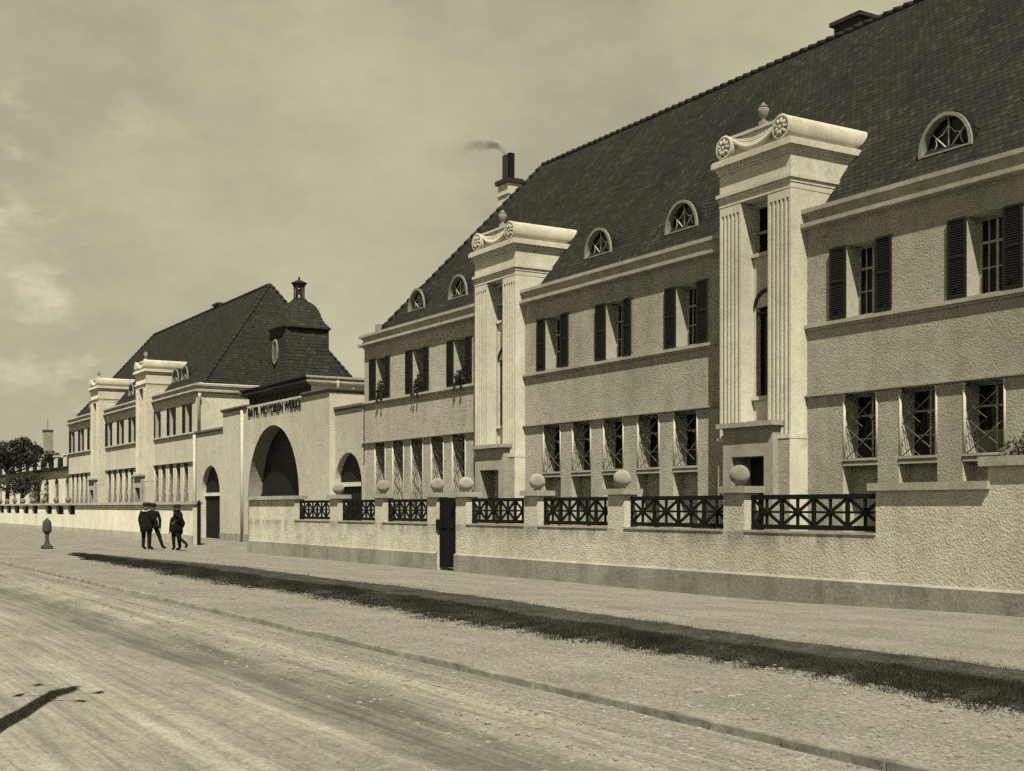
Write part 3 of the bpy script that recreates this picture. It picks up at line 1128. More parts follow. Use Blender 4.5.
def office(name, label, dx, XL, XR, PAV, UP, GF, TALL, DORM, chim, group):
    rs = random.Random(5 + int(abs(dx)))
    """XL..XR front; PAV pavilion centres; UP/GF window centres; TALL: set of GF centres with no sill"""
    root = empty(name, ((XL + XR) / 2, YF, 0))
    mark(root, label, 'building', group)
    b = base_of(root)
    holes = []
    for c in UP:
        holes.append((c - UPW / 2, c + UPW / 2, 5.98, 5.98 + UPH, 0.38))
    for c in GF:
        holes.append((c - GW / 2, c + GW / 2, 1.0, 4.22, 0.41))
    for c in PAV:       # the pavilions' own windows stand in these
        holes.append((c - 0.49, c + 0.49, 3.4, 8.45, 0.35))
    mb = MB()
    mb.facade(XL, XR, -0.5, 8.5, YF, holes, 0, 2)
    mb.quad((XR, YF, -0.5), (XR, 32, -0.5), (XR, 32, 8.5), (XR, YF, 8.5), 1)
    mb.quad((XL, 32, -0.5), (XL, YF, -0.5), (XL, YF, 8.5), (XL, 32, 8.5), 1)
    mb.quad((XR, 32, -0.5), (XL, 32, -0.5), (XL, 32, 8.5), (XR, 32, 8.5), 1)
    for c in GF:
        if c not in TALL:
            mb.quad((c - GW / 2, YF + 0.36, 1.0), (c + GW / 2, YF + 0.36, 1.0), (c + GW / 2, YF + 0.36, 2.6), (c - GW / 2, YF + 0.36, 2.6))
    mb.build('wall', [M['stucco'] if dx == 0 else M['pale_stucco'], M['smooth'], M['reveal']], root)
    # cornice, interrupted by the pavilions
    ps = sorted(PAV)
    e = PW - 0.02
    runs = [[(XL, 32), (XL, YF), (ps[0] - e, YF)], [(ps[0] + e, YF), (ps[1] - e, YF)], [(ps[1] + e, YF), (XR, YF), (XR, 32)], [(XR - 0.0, 32), (XL, 32)]]
    mb = MB()
    for r_ in runs[:3]:
        mb.sweep(r_, CORNICE)
    mb.build('cornice', M['trim'], root)
    bays = [(XL, ps[0] - e), (ps[0] + e, ps[1] - e), (ps[1] + e, XR)]
    mb = MB()
    for i, (a, c) in enumerate(bays):
        a2 = a - 0.12 if i == 0 else a
        c2 = c + 0.12 if i == 2 else c
        mb.box(a2, c2, YF - 0.10, YF + 0.02, 5.86, 5.94)
        mb.box(a2 + 0.03 * (i == 0), c2 - 0.03 * (i == 2), YF - 0.055, YF + 0.02, 5.80, 5.86)
    mb.build('string_course', M['trim'], root)
    mb = MB()
    for i, (a, c) in enumerate(bays):
        mb.box(a - (0.12 if i == 0 else 0), c + (0.12 if i == 2 else 0), YF - 0.095, YF + 0.02, 4.225, 4.265)
    mb.build('lintel_ledge', M['stone'], root)
    # roof
    fl, fr, yf, yb, ze = XL + 0.2, XR - 0.2, 22.0, 32.0, 8.83
    rl, rr_, yr, zr = fl + 5.0, fr - 2.7, 27.0, 15.36
    mb = MB()
    sl = math.hypot(5, zr - ze)
    A, B, C, D = (fl, yf, ze), (fr, yf, ze), (fr, yb, ze), (fl, yb, ze)
    P, Q = (rl, yr, zr), (rr_, yr, zr)
    # the front slope is cut into strips so the tile bed can sag a little
    mb.quad(A, B, Q, P, uv=[(fl, 0), (fr, 0), (rr_, sl), (rl, sl)])
    mb.quad(C, D, P, Q, uv=[(fr, 0), (fl, 0), (rl, sl), (rr_, sl)])
    s2 = math.hypot(2.7, zr - ze)
    mb.poly([B, C, Q], uv=[(yf, 0), (yb, 0), (yr, s2)])
    s3 = math.hypot(5.0, zr - ze)
    mb.poly([D, A, P], uv=[(yb, 0), (yf, 0), (yr, s3)])
    rf = mb.build('roof', M['tile'], root)
    mb = MB()

    def caps(p, q):
        p, q = Vector(p), Vector(q)
        n = int((q - p).length / 0.36)
        d_ = (q - p) / n
        for k in range(n):
            a_ = p + d_ * k
            mb.tube([a_ - d_ * 0.08 + Vector((0, 0, 0.015)), a_ + d_ * 1.0 + Vector((0, 0, -0.02))], [0.105, 0.085], 7)
    caps(A, P); caps(D, P); caps(B, Q); caps(C, Q); caps(P, Q)
    rc = mb.build('ridge_tiles', M['tile_hung'], rf)
    # small upstand where the hip meets the cornice
    mb = MB()
    mb.box(fl - 0.12, fl + 0.2, yf - 0.05, yf + 0.2, ze - 0.05, ze + 0.35)
    mb.build('hip_block', M['stone'], rf)
    for c in DORM:
        d_ = child_mesh('dormer_window', dormer_mesh, root, (c * 1.019 - b.x if dx == 0 else c - b.x, 22.5 - b.y, 9.50))
        child_mesh('hood', dormer_hood, d_)
        child_mesh('pane', dormer_pane, d_)
        child_mesh('glazing_bar', dormer_bars, d_)
    for c in UP:
        w_ = child_mesh('window', up_frame, root, (c - b.x, 0, 5.98))
        child_mesh('pane', up_pane, w_)
        for s in (-1, 1):
            a_ = R(rs.choice((1.0, 2.0, 3.0, 5.0, 9.0)))
            sh = child_mesh('shutter', up_shutter, w_, (s * (UPW / 2 + 0.006 + 0.23 * math.cos(a_)), -0.006 - 0.23 * math.sin(a_), 0))
            sh.rotation_euler = (0, 0, -s * a_)
        if dx == 0 and rs.random() < 0.6:
            child_mesh('curtain', rs.choice(up_curtains), w_)
    for c in GF:
        tall = c in TALL
        lace = dx == 0 and not tall and rs.random() < 0.55
        w_ = child_mesh('window', tall_frame if tall else gf_frame, root, (c - b.x, 0, 1.02 if tall else 2.66))
        child_mesh('pane', tall_pane if tall else gf_pane, w_)
        if lace:
            child_mesh('curtain', rs.choice(gf_curtains), w_)
        child_mesh('grille', tall_grille if tall else gf_grille, w_, (0, 0.07, 0.05))
        if not tall:
            child_mesh('sill', gf_sill, w_)
        else:
            pass
        for s in (-1, 1):
            child_mesh('colonnette', tall_post if tall else gf_post, w_, (s * (GW / 2 - 0.03), 0, 1.64 if tall else 0))
    for c in PAV:
        pavilion(root, c, dx)
    for kind, cx, cy, z0, z1 in chim:
        mb = MB()
        if kind == 'tall':
            mb.box(cx - 0.42, cx + 0.42, cy, cy + 0.62, z0, z1 - 0.05)
            mb.box(cx - 0.47, cx + 0.47, cy - 0.05, cy + 0.67, z1 - 0.55, z1 - 0.47)
            mb.box(cx - 0.52, cx + 0.52, cy - 0.1, cy + 0.72, z1 - 0.05, z1 + 0.13, 1)
            ch = mb.build('chimney', [M['smooth'], M['flue']], root)
            mb = MB()
            mb.box(cx - 0.19, cx + 0.05, cy + 0.08, cy + 0.22, z1 + 0.13, z1 + 1.20)
            mb.build('flue', M['flue'], ch)
            mb = MB()
            mb.box(cx - 0.12, cx + 0.12, cy + 0.26, cy + 0.50, z1 + 0.13, z1 + 1.30)
            mb.build('flue', M['iron'], ch)
        else:
            mb.box(cx - 0.5, cx + 0.5, cy - 0.4, cy + 0.4, z0, z1)
            mb.box(cx - 0.6, cx + 0.6, cy - 0.5, cy + 0.5, z1, z1 + 0.12, 1)
            ch = mb.build('chimney', [M['flue'], M['flue']], root)
    return root


UP_A = [-46.02, -42.67, -39.36, -33.20, -29.87, -26.56, -20.30, -16.94, -13.6]
GF_A = [-46.11, -44.44, -42.79, -41.12, -39.46, -33.30, -31.63, -29.97, -28.28, -26.62, -20.34, -18.68, -16.97, -15.30, -13.63]
office('office_building', 'long stucco office building nearest the camera, tiled roof and two fluted pavilions', 0, -47.62, -12.6,
       [-36.27, -23.30], UP_A, GF_A, {-46.11, -44.44, -42.79, -41.12, -39.46}, [-43.95, -40.55, -31.55, -27.50, -18.42, -14.9],
       [('tall', -45.62, 27.0, 9.5, 15.35), ('low', -26.25, 27.6, 13.8, 15.78)], 'twin office buildings beside the gate')
DX = -58.2
UP_B = [-104.2, -100.9, -97.6, -91.85, -88.5, -85.2, -79.15, -75.95, -72.65]
GF_B = [-104.0, -102.4, -100.8, -99.2, -91.75, -90.15, -88.55, -86.95, -85.5, -79.3, -77.7, -76.1, -74.55, -72.95]
office('office_building', 'distant stucco office building beyond the arched gatehouse, with white downpipe at its corner', DX, -105.6, -70.95,
       [-94.1, -81.1], UP_B, GF_B, set(GF_B), [-102, -99.0, -89.6, -85.6, -78.6, -76.6],
       [('low', -84.3, 27.3, 13.8, 15.5)], 'twin office buildings beside the gate')

# flowers and trailing plants on the sills of the near building
def leaf_cloud(mb, c, r, n, size, flat=1.0, seed=0):
    rr_ = np.random.default_rng(seed)
    for i in range(n):
        d = rr_.normal(0, 1, 3)
        d /= np.linalg.norm(d) + 1e-6
        q = rr_.random() ** 0.45
        p = Vector((c[0] + d[0] * r[0] * q, c[1] + d[1] * r[1] * q, c[2] + d[2] * r[2] * q))
        u = Vector(rr_.normal(0, 1, 3)).normalized()
        w = u.orthogonal().normalized()
        s = size * rr_.uniform(0.6, 1.4)
        mb.add([p - u * s, p + w * s * 0.55, p + u * s, p - w * s * 0.55], [(0, 1, 2, 3)])


for i, (c, lab) in enumerate(zip(UP_A[:3], ('trailing dark window plant on the sill nearest the gatehouse', 'trailing dark window plant on the middle sill of the left bay',
                                            'bushy dark window plant on the sill beside the left pavilion'))):
    root = empty('window_plant', (c, YF - 0.02, 5.95))
    mark(root, lab, 'plant', 'plants on the upper sills')
    mb = MB()
    mb.box(-0.40, 0.40, 0.02, 0.2, 0.0, 0.16)
    mb.build('planter', M['wood'], root, world=False)
    mb = MB()
    leaf_cloud(mb, (0.05, 0.05, 0.32), (0.44, 0.18, 0.28), 420, 0.045, seed=i)
    leaf_cloud(mb, (0.2 * (i - 1), 0.1, 0.55), (0.2, 0.15, 0.28), 140, 0.04, seed=i + 5)
    for k in range(4):
        xx = random.uniform(-0.4, 0.4)
        leaf_cloud(mb, (xx, -0.14, -0.05), (0.05, 0.04, random.uniform(0.1, 0.28)), 22, 0.035, seed=i * 9 + k)
    mb.build('foliage', M['leaf'], root, world=False)

# ------------------------------------------------------------------ gatehouse
gate = empty('gatehouse', (-57.9, 21.2, 0))
mark(gate, 'stucco gatehouse with a great arch, lettering and tiled bell turret between the offices', 'building')
mb = MB()
GL, GR, YG = -65.2, -50.6, 21.2
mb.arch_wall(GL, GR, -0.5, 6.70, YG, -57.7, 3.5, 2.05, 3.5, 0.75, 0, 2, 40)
mb.quad((GR, YG, -0.5), (GR, 25.5, -0.5), (GR, 25.5, 6.66), (GR, YG, 6.66), 1)
mb.quad((GL, 25.5, -0.5), (GL, YG, -0.5), (GL, YG, 6.66), (GL, 25.5, 6.66), 0)
mb.quad((GR, 25.5, -0.5), (GL, 25.5, -0.5), (GL, 25.5, 6.66), (GR, 25.5, 6.66), 0)
mb.quad((GL, YG, 6.66), (GR, YG, 6.66), (GR, 25.5, 6.66), (GL, 25.5, 6.66), 0)
# low side pieces
YS = 21.46
mb.arch_wall(-70.95, GL, -0.5, 5.82, YS, -68.2, 1.66, 2.24, 1.66, 0.28, 0, 1, 24)
mb.arch_wall(GR, -47.62, -0.5, 5.82, YS, -49.22, 1.42, 2.5, 1.42, 0.30, 0, 1, 24)
for a, c in ((-70.95, GL), (GR, -47.62)):
    mb.quad((a, YS, 5.82), (c, YS, 5.82), (c, 22.6, 5.82), (a, 22.6, 5.82), 0)
    mb.quad((c, 22.6, -0.5), (a, 22.6, -0.5), (a, 22.6, 5.82), (c, 22.6, 5.82), 0)
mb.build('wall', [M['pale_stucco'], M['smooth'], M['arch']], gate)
COP = [(0, 6.60), (0.03, 6.62), (0.10, 6.68), (0.12, 6.72), (0.12, 6.79), (-0.3, 6.82)]
for pth in ([(GL, 25.5), (GL, YG), (-61.3, YG)], [(-53.75, YG), (GR, YG), (GR, 25.5)]):
    mb = MB()
    mb.sweep(pth, COP)
    mb.build('coping', M['slate'], gate)
for a, c in ((-70.95, GL), (GR, -47.62)):
    mb = MB()
    mb.box(a, c, YS - 0.09, 22.7, 5.823, 5.93)
    mb.box(a, c, YS - 0.05, YS + 0.05, 5.76, 5.823)
    mb.build('coping', M['slate'], gate)
for a, c, y, z in ((GL - 0.02, -61.2, YG, 0.22), (-54.2, GR, YG, 0.22), (-66.5, GL - 0.03, YS, 0.18)):
    mb = MB()
    mb.box(a, c, y - 0.05, y + 0.01, -0.5, z)
    mb.build('plinth', M['plinth'], gate)
# great doors and side doors
mb = MB()
yd = YG + 0.74
n = 24
pts = [(-57.7 + 3.5 * math.cos(math.pi * k / n), 2.05 + 3.5 * math.sin(math.pi * k / n)) for k in range(n + 1)]
mb.poly([(-54.2, yd, -0.4)] + [(x, yd, z) for x, z in pts] + [(-61.2, yd, -0.4)])
for k in range(15):
    xx = -60.9 + k * 0.457
    mb.box(xx, xx + 0.03, yd - 0.02, yd, -0.3, 2.2)
for z in (0.1, 2.1):
    mb.box(-61.15, -54.25, yd - 0.07, yd, z, z + 0.18)
mb.box(-57.75, -57.65, yd - 0.08, yd, 0.28, 2.1)
mb.build('gate_door', M['wood'], gate)
for cx, r_, sp in ((-68.2, 1.66, 2.24), (-49.22, 1.42, 2.5)):
    mb = MB()
    yd = YS + 0.27
    pts = [(cx + r_ * math.cos(math.pi * k / n), sp + r_ * math.sin(math.pi * k / n)) for k in range(n + 1)]
    mb.poly([(cx + r_, yd, -0.4)] + [(x, yd, z) for x, z in pts] + [(cx - r_, yd, -0.4)])
    for k in range(8):
        xx = cx - r_ + 0.2 + k * (2 * r_ - 0.4) / 7
        mb.box(xx - 0.012, xx + 0.012, yd - 0.02, yd, -0.3, sp)
    mb.build('side_door', M['wood'], gate)
    mb = MB()
    mb.box(cx - r_ + 0.01, cx + r_ - 0.01, yd - 0.10, yd - 0.02, sp - 0.02, sp + 0.16)
    mb.build('transom', M['smooth'], gate)
# upper hall with deep eaves
mb = MB()
HX0, HX1, HY0, HY1 = -62.6, -54.1, 21.75, 27.0
mb.quad((HX0, HY0, 6.8), (HX1, HY0, 6.8), (HX1, HY0, 7.4), (HX0, HY0, 7.4), 0, uv=[(0, 0), (8.5, 0), (8.5, 0.6), (0, 0.6)])
mb.quad((HX1, HY0, 6.6), (HX1, HY1, 6.6), (HX1, HY1, 7.4), (HX1, HY0, 7.4), 1)
mb.quad((HX0, HY1, 6.6), (HX0, HY0, 6.6), (HX0, HY0, 7.4), (HX0, HY1, 7.4), 0)
hall = mb.build('hall', [M['tile_hung'], M['smooth']], gate)
EAVES = [(0, 7.18), (0.05, 7.2), (0.08, 7.26), (0.30, 7.30), (0.38, 7.34), (0.38, 7.42), (0.28, 7.44), (0.28, 7.52), (0.42, 7.55), (0.42, 7.63), (0.0, 7.66)]
mb = MB()
mb.sweep([(HX0, HY1), (HX0, HY0), (HX1, HY0), (HX1, HY1)], EAVES)
nf = len(EAVES) - 1
for i in range(nf, 2 * nf):
    mb.mi[i] = 1
mb.build('eaves', [M['trim'], M['tile_hung']], hall)
mb = MB()
mb.quad((HX0 - 0.02, HY0 - 0.02, 7.662), (HX1 + 0.02, HY0 - 0.02, 7.662), (HX1 + 0.02, HY1, 7.70), (HX0 - 0.02, HY1, 7.70), uv=[(0, 0), (9.3, 0), (9.3, 5.6), (0, 5.6)])
mb.build('hall_roof', M['tile'], hall)
# downpipes
mb = MB()
mb.tube([(-61.95, YG - 0.06, -0.3), (-61.95, YG - 0.06, 6.55)], 0.085, 10)
mb.build('downpipe', M['white'], gate)
mb = MB()
mb.tube([(-53.66, 22.9, 7.45), (-53.66, 22.9, 7.1), (-53.9, 22.85, 6.92), (-53.9, 22.8, 6.84), (-51.2, 22.6, 6.84)], 0.06, 8)
mb.build('downpipe', M['zinc'], gate)
# lettering
cu = bpy.data.curves.new('lettering', 'FONT')
cu.body = 'BAYR. MOTOREN WERKE'
cu.extrude = 0.02
cu.offset = -0.004
cu.size = 0.62
to = bpy.data.objects.new('lettering_curve', cu)
COL.objects.link(to)
dg = bpy.context.evaluated_depsgraph_get()
me = bpy.data.meshes.new_from_object(to.evaluated_get(dg))
bpy.data.objects.remove(to)
co = np.empty(len(me.vertices) * 3)
me.vertices.foreach_get('co', co)
co = co.reshape(-1, 3)
w0, w1 = co[:, 0].min(), co[:, 0].max()
h0, h1 = co[:, 1].min(), co[:, 1].max()
X = -61.05 + (co[:, 0] - w0) / (w1 - w0) * 7.15
Z = 6.16 + (co[:, 1] - h0) / (h1 - h0) * 0.43
Y = YG - 0.04 - co[:, 2]
g = base_of(gate)
co2 = np.stack([X - g.x, Y - g.y, Z - g.z], 1)
sx_ = np.sort(co2[:, 0])
gp = np.diff(sx_)
cut = sorted(sx_[i] + gp[i] / 2 for i in np.argsort(gp)[-2:])
for lo, hi in zip([-1e9] + cut, cut + [1e9]):          # one part for each word
    mb = MB()
    for p in me.polygons:
        if lo < co2[p.vertices[0], 0] < hi:
            mb.poly([tuple(co2[i]) for i in p.vertices])
    mb.build('lettering', M['iron'], gate, world=False)

# turret
TX, TY, TW = -59.3, 23.2, 1.13
mb = MB()
for nx, ny in ((0, -1), (1, 0), (0, 1), (-1, 0)):
    sx, sy = -ny, nx
    p0 = (TX + nx * TW - sx * TW, TY + ny * TW - sy * TW)
    p1 = (TX + nx * TW + sx * TW, TY + ny * TW + sy * TW)
    mb.quad((*p0, 7.5), (*p1, 7.5), (*p1, 10.5), (*p0, 10.5), uv=[(0, 0), (2.26, 0), (2.26, 3), (0, 3)])
tur = mb.build('turret', M['tile_hung'], gate)
mb = MB()
prof = [(1.10, 10.40), (1.30, 10.44), (1.32, 10.50), (1.22, 10.62), (1.10, 10.76), (1.01, 10.92), (0.95, 11.10), (0.90, 11.28), (0.84, 11.45), (0.75, 11.61), (0.63, 11.75), (0.48, 11.86), (0.33, 11.94), (0.30, 11.97)]
L, NS = 0, 40


def ring_at(r, z, p):
    out = []
    for k in range(NS):
        a_ = 2 * math.pi * k / NS
        c_, s_ = math.cos(a_), math.sin(a_)
        q_ = r / (abs(c_) ** p + abs(s_) ** p) ** (1 / p)
        out.append((TX + q_ * c_, TY + q_ * s_, z))
    return out


for i in range(len(prof) - 1):
    (r0, z0), (r1, z1) = prof[i], prof[i + 1]
    dl = math.hypot(r1 - r0, z1 - z0)
    f0, f1 = i / (len(prof) - 1), (i + 1) / (len(prof) - 1)
    A0, A1 = ring_at(r0, z0, 9 - 6 * f0), ring_at(r1, z1, 9 - 6 * f1)
    for k in range(NS):
        k2 = (k + 1) % NS
        w_ = 8 / NS
        mb.quad(A0[k], A0[k2], A1[k2], A1[k], uv=[(k * w_, L), ((k + 1) * w_, L), ((k + 1) * w_, L + dl), (k * w_, L + dl)])
    L += dl
mb.box(TX - 0.30, TX + 0.30, TY - 0.30, TY + 0.30, 11.9, 12.0)
mb.build('bell_roof', M['tile_hung'], tur)
mb = MB()
for k in range(6):
    a = 2 * math.pi * k / 6 + 0.3
    mb.tube([(TX + 0.24 * math.cos(a), TY + 0.24 * math.sin(a), 12.0), (TX + 0.24 * math.cos(a), TY + 0.24 * math.sin(a), 12.68)], 0.04, 6)
mb.lathe([(0.32, 0), (0.30, 0.08)], (TX, TY, 12.0), 12)
mb.lathe([(0.28, 0), (0.30, 0.03), (0.34, 0.14), (0.40, 0.17), (0.40, 0.21), (0.20, 0.30), (0.08, 0.36), (0.05, 0.42), (0.07, 0.46), (0.02, 0.52)], (TX, TY, 12.64), 12)
mb.lathe([(0.15, 0), (0.13, 0.08), (0.09, 0.2), (0.03, 0.28)], (TX, TY, 12.28), 12)
mb.build('lantern', M['flue'], tur)
mb = MB()
n = 28
ring = [(math.cos(2 * math.pi * k / n), math.sin(2 * math.pi * k / n)) for k in range(n)]
cx, cz, ya = TX - 0.25, 9.35, TY - TW
rw, rh = 0.36, 0.62
for k in range(n):
    (c0, s0), (c1, s1) = ring[k], ring[(k + 1) % n]
    O0, O1 = (cx + c0 * rw, cz + s0 * rh), (cx + c1 * rw, cz + s1 * rh)
    I0, I1 = (cx + c0 * rw * .78, cz + s0 * rh * .86), (cx + c1 * rw * .78, cz + s1 * rh * .86)
    mb.quad((O0[0], ya - 0.08, O0[1]), (O1[0], ya - 0.08, O1[1]), (I1[0], ya - 0.08, I1[1]), (I0[0], ya - 0.08, I0[1]))
    mb.quad((O0[0], ya - 0.08, O0[1]), (O0[0], ya, O0[1]), (O1[0], ya, O1[1]), (O1[0], ya - 0.08, O1[1]))
    mb.quad((I0[0], ya - 0.08, I0[1]), (I1[0], ya - 0.08, I1[1]), (I1[0], ya - 0.01, I1[1]), (I0[0], ya - 0.01, I0[1]))
mb.poly([(cx + c * rw * .78, ya - 0.015, cz + s * rh * .86) for c, s in ring], 1)
mb.build('oculus', [M['kerb'], M['grille']], tur)

# downpipe at the corner of the far building
mb = MB()
mb.tube([(-70.75, 21.95, 8.1), (-70.75, 21.9, 7.95), (-70.86, 21.85, 7.8), (-70.86, 21.38, 5.7), (-70.86, 21.36, -0.2)] if False else
        [(-70.72, 21.62, 8.14), (-70.72, 21.62, 7.95), (-70.86, 21.62, 7.75), (-70.86, 21.62, 6.0)], 0.09, 8)
mb.tube([(-70.80, YS - 0.12, 5.75), (-70.80, YS - 0.12, -0.2)], 0.09, 8)
mb.build('downpipe', M['white'], gate)

# ------------------------------------------------------------------ street walls
OPEN = [(-42.58, -39.37), (-38.69, -35.75), (-35.16, -32.17), 'gate', (-29.84, -26.84), (-26.19, -23.21), (-22.58, -19.23), (-18.61, -15.25)]
GATE = (-31.56, -30.45)
YW, TWALL = 16.5, 0.36


def railing_mesh(w, h, n):
    mb = MB()
    t_ = 0.03
    for z in (0, h - 0.09):
        mb.box(0, w, -t_, t_, z, z + 0.09)
    cw = w / n
    z0, z1 = 0.09, h - 0.09
    zc = (z0 + z1) / 2
    for k in range(n + 1):
        x = k * cw
        a, b_ = max(0, x - 0.035), min(w, x + 0.035)
        mb.box(a, b_, -t_ + 0.004, t_ - 0.004, z0, z1)
    for k in range(n):
        xa, xb = k * cw, (k + 1) * cw
        xc = (xa + xb) / 2
        mb.box(xc - 0.022, xc + 0.022, -t_ + 0.007, t_ - 0.007, z0, z1)
        mb.box(xa + 0.035, xb - 0.035, -t_ + 0.010, t_ - 0.010, zc - 0.022, zc + 0.022)
        for s in (1, -1):
            dx_, dz_ = xb - xa - 0.05, (z1 - z0)
            ln = math.hypot(dx_, dz_)
            ux, uz = -dz_ / ln * 0.028, dx_ / ln * 0.028
            x0, x1 = xa + 0.025, xb - 0.025
            za, zb_ = (z0, z1) if s == 1 else (z1, z0)
            if s == -1: ux = -ux
            y = t_ - 0.014
            mb.prism_y([(x0 - ux, za - uz), (x1 - ux, zb_ - uz), (x1 + ux, zb_ + uz), (x0 + ux, za + uz)] if s == 1 else
                       [(x0 - ux, za - uz), (x1 - ux, zb_ - uz), (x1 + ux, zb_ + uz), (x0 + ux, za + uz)], -y - s * 0.002, y - s * 0.002)
        mb.lathe([(0.05, -0.03), (0.075, -0.03), (0.075, 0.03), (0.05, 0.034)], (xc, 0, zc), 10, axis='y')
    return mb


wall = empty('street_wall', (-30, YW, 0))
mark(wall, 'long roughcast wall with iron railing panels in front of the near office building', 'wall', 'street walls')
XWL, XWR = -47.5, -4.0
mb = MB()
ops = [o_ for o_ in OPEN if o_ != 'gate']
# low parts and piers, butted end to end
segs = []
cur = XWL
for o_ in OPEN:
    a, b_ = GATE if o_ == 'gate' else o_
    segs.append((cur, a, 'pier'))
    segs.append((a, b_, 'gate' if o_ == 'gate' else 'open'))
    cur = b_
segs.append((cur, -12.95, 'pier'))
for a, b_, k in segs:
    if k == 'pier': mb.box(a, b_, YW, YW + TWALL, -0.6, 1.88)
    elif k == 'open':
        mb.box(a, b_, YW, YW + TWALL, -0.6, 1.11)
mb.box(-12.95, XWR, YW, YW + TWALL, -0.6, 2.24)
mb.build('masonry', M['wall_render'], wall)
mb = MB()
for a, b_ in ops:
    mb.box(a, b_, YW - 0.02, YW + TWALL - 0.01, 1.11, 1.15)
mb.build('sill', M['stone'], wall)
for a, b_ in ((XWL - 0.02, GATE[0] - 0.0), (GATE[1], XWR)):
    mb = MB()
    mb.box(a, b_, YW - 0.07, YW - 0.001, -0.6, 0.28)
    c = [(a, YW - 0.07, 0.28), (b_, YW - 0.07, 0.28), (b_, YW - 0.001, 0.32), (a, YW - 0.001, 0.32)]
    mb.quad(*c, 1)
    mb.build('plinth', [M['plinth'], M['stone']], wall)
mb = MB()
o1 = 0.07
for a, b_, k in segs:
    if k != 'pier': continue
    first, last = a == XWL, b_ == -12.95
    ra = o1 if not last else 0.12
    mb.box(a - (0.03 if first else ra), b_ + (0.05 if last else o1 + 0.03), YW - 0.09, YW + TWALL + 0.09, 1.88, 2.01)
mb.box(-13.06, XWR, YW - 0.10, YW + TWALL + 0.09, 2.24, 2.39)
mb.build('coping', M['stone'], wall)
rail_cache = {}
for a, b_ in ops:
    w = round(b_ - a - 0.01, 3)
    mbr = railing_mesh(w, 0.66, 4)
    child_mesh('railing', mbr.mesh('railing', M['iron']), wall, (a + 0.005 - base_of(wall).x, 0.20, 1.175))
mb = MB()
mb.lathe([(0.09, 0), (0.09, 0.03), (0.06, 0.05)], (0, 0, 0), 14)
prof = [(0.2 * math.sin(math.pi * k / 14), 0.225 - 0.2 * math.cos(math.pi * k / 14)) for k in range(1, 14)]
mb.lathe(prof, (0, 0, 0), 22)
ball_mesh = mb.mesh('ball_finial', M['stone'])
ball_mesh_b = ball_mesh.copy()
ball_mesh_b.materials.clear()
ball_mesh_b.materials.append(M['kerb'])
for x in (-39.0, -35.47, -31.83, -30.12, -26.45, -22.86, -18.92):
    child_mesh('ball_finial', ball_mesh, wall, (x - base_of(wall).x, TWALL / 2 - 0.03, 2.01))
# the narrow door
mb = MB()
mb.box(GATE[0] + 0.004, GATE[1] - 0.004, YW + 0.10, YW + 0.15, -0.10, 1.86)
for x in (GATE[0] + 0.004, (GATE[0] + GATE[1]) / 2 - 0.04, GATE[1] - 0.10):
    mb.box(x, x + 0.09, YW + 0.075, YW + 0.10, -0.10, 1.86)
mb.box(GATE[0] + 0.1, GATE[1] - 0.1, YW + 0.08, YW + 0.10, 1.0, 1.1)
gd = mb.build('wall_door', M['iron'], wall)
mb = MB()
mb.box(GATE[0] - 0.02, GATE[0] + 0.10, YW - 0.03, YW + 0.075, 0.95, 1.25)
mb.build('lock', M['iron'], gd)

# far wall, before the distant building
wall2 = empty('street_wall', (-80, 17.5, 0))
mark(wall2, 'pale street wall with dark openings in front of the distant office building', 'wall', 'street walls')
OPB = [(-121.0, -118.8), (-117.4, -115.2), (-113.8, -111.6), (-110.36, -108.1), (-106.63, -104.35), (-102.71, -100.44), (-99.0, -96.83), (-93.75, -91.53), (-90.11, -87.59), (-86.21, -84.05)]
YB = 17.5
mb, mb2 = MB(), MB()
cur = -140.0
piers = []
for a, b_ in OPB + [(-58.3, None)]:
    mb.box(cur, a, YB, YB + 0.36, -0.6, 1.72)
    piers.append((cur + a) / 2)
    if b_ is not None:
        mb.box(a, b_, YB, YB + 0.36, -0.6, 1.1)
        cur = b_
mb.build('masonry', M['smooth'], wall2)
mb = MB()
mb.box(-140, -58.2, YB - 0.1, YB + 0.46, 1.72, 1.86)
mb.build('coping', M['stone'], wall2)
mb = MB()
mb.box(-140, -58.28, YB - 0.05, YB - 0.001, -0.6, 0.26)
mb.build('plinth', M['stone'], wall2)
for a, b_ in OPB:
    mbr = railing_mesh(b_ - a - 0.02, 0.60, 3)
    child_mesh('railing', mbr.mesh('railing', M['iron']), wall2, (a + 0.01 - base_of(wall2).x, 0.2, 1.11))
    mbr = MB()
for x in piers[1:10]:
    child_mesh('ball_finial', ball_mesh_b, wall2, (x - base_of(wall2).x, 0.15, 1.86))

# iron gate posts between the two walls
for x, y, lab in ((-47.66, 16.66, 'slim black iron gate post at the end of the near street wall'), (-58.0, 17.7, 'slim black iron gate post at the end of the far street wall')):
    r_ = empty('gate_post', (x, y, 0))
    mark(r_, lab, 'post', 'iron gate posts')
    mb = MB()
    z0 = gz(x, y)
    mb.box(-0.07, 0.07, -0.07, 0.07, z0 - 0.2, 1.75)
    mb.build('shaft', M['iron'], r_, world=False)
    mb = MB()
    mb.lathe([(0.10, 0), (0.11, 0.03), (0.08, 0.06), (0.05, 0.14), (0.01, 0.18)], (0, 0, 1.75), 12)
    mb.build('cap', M['iron'], r_, world=False)

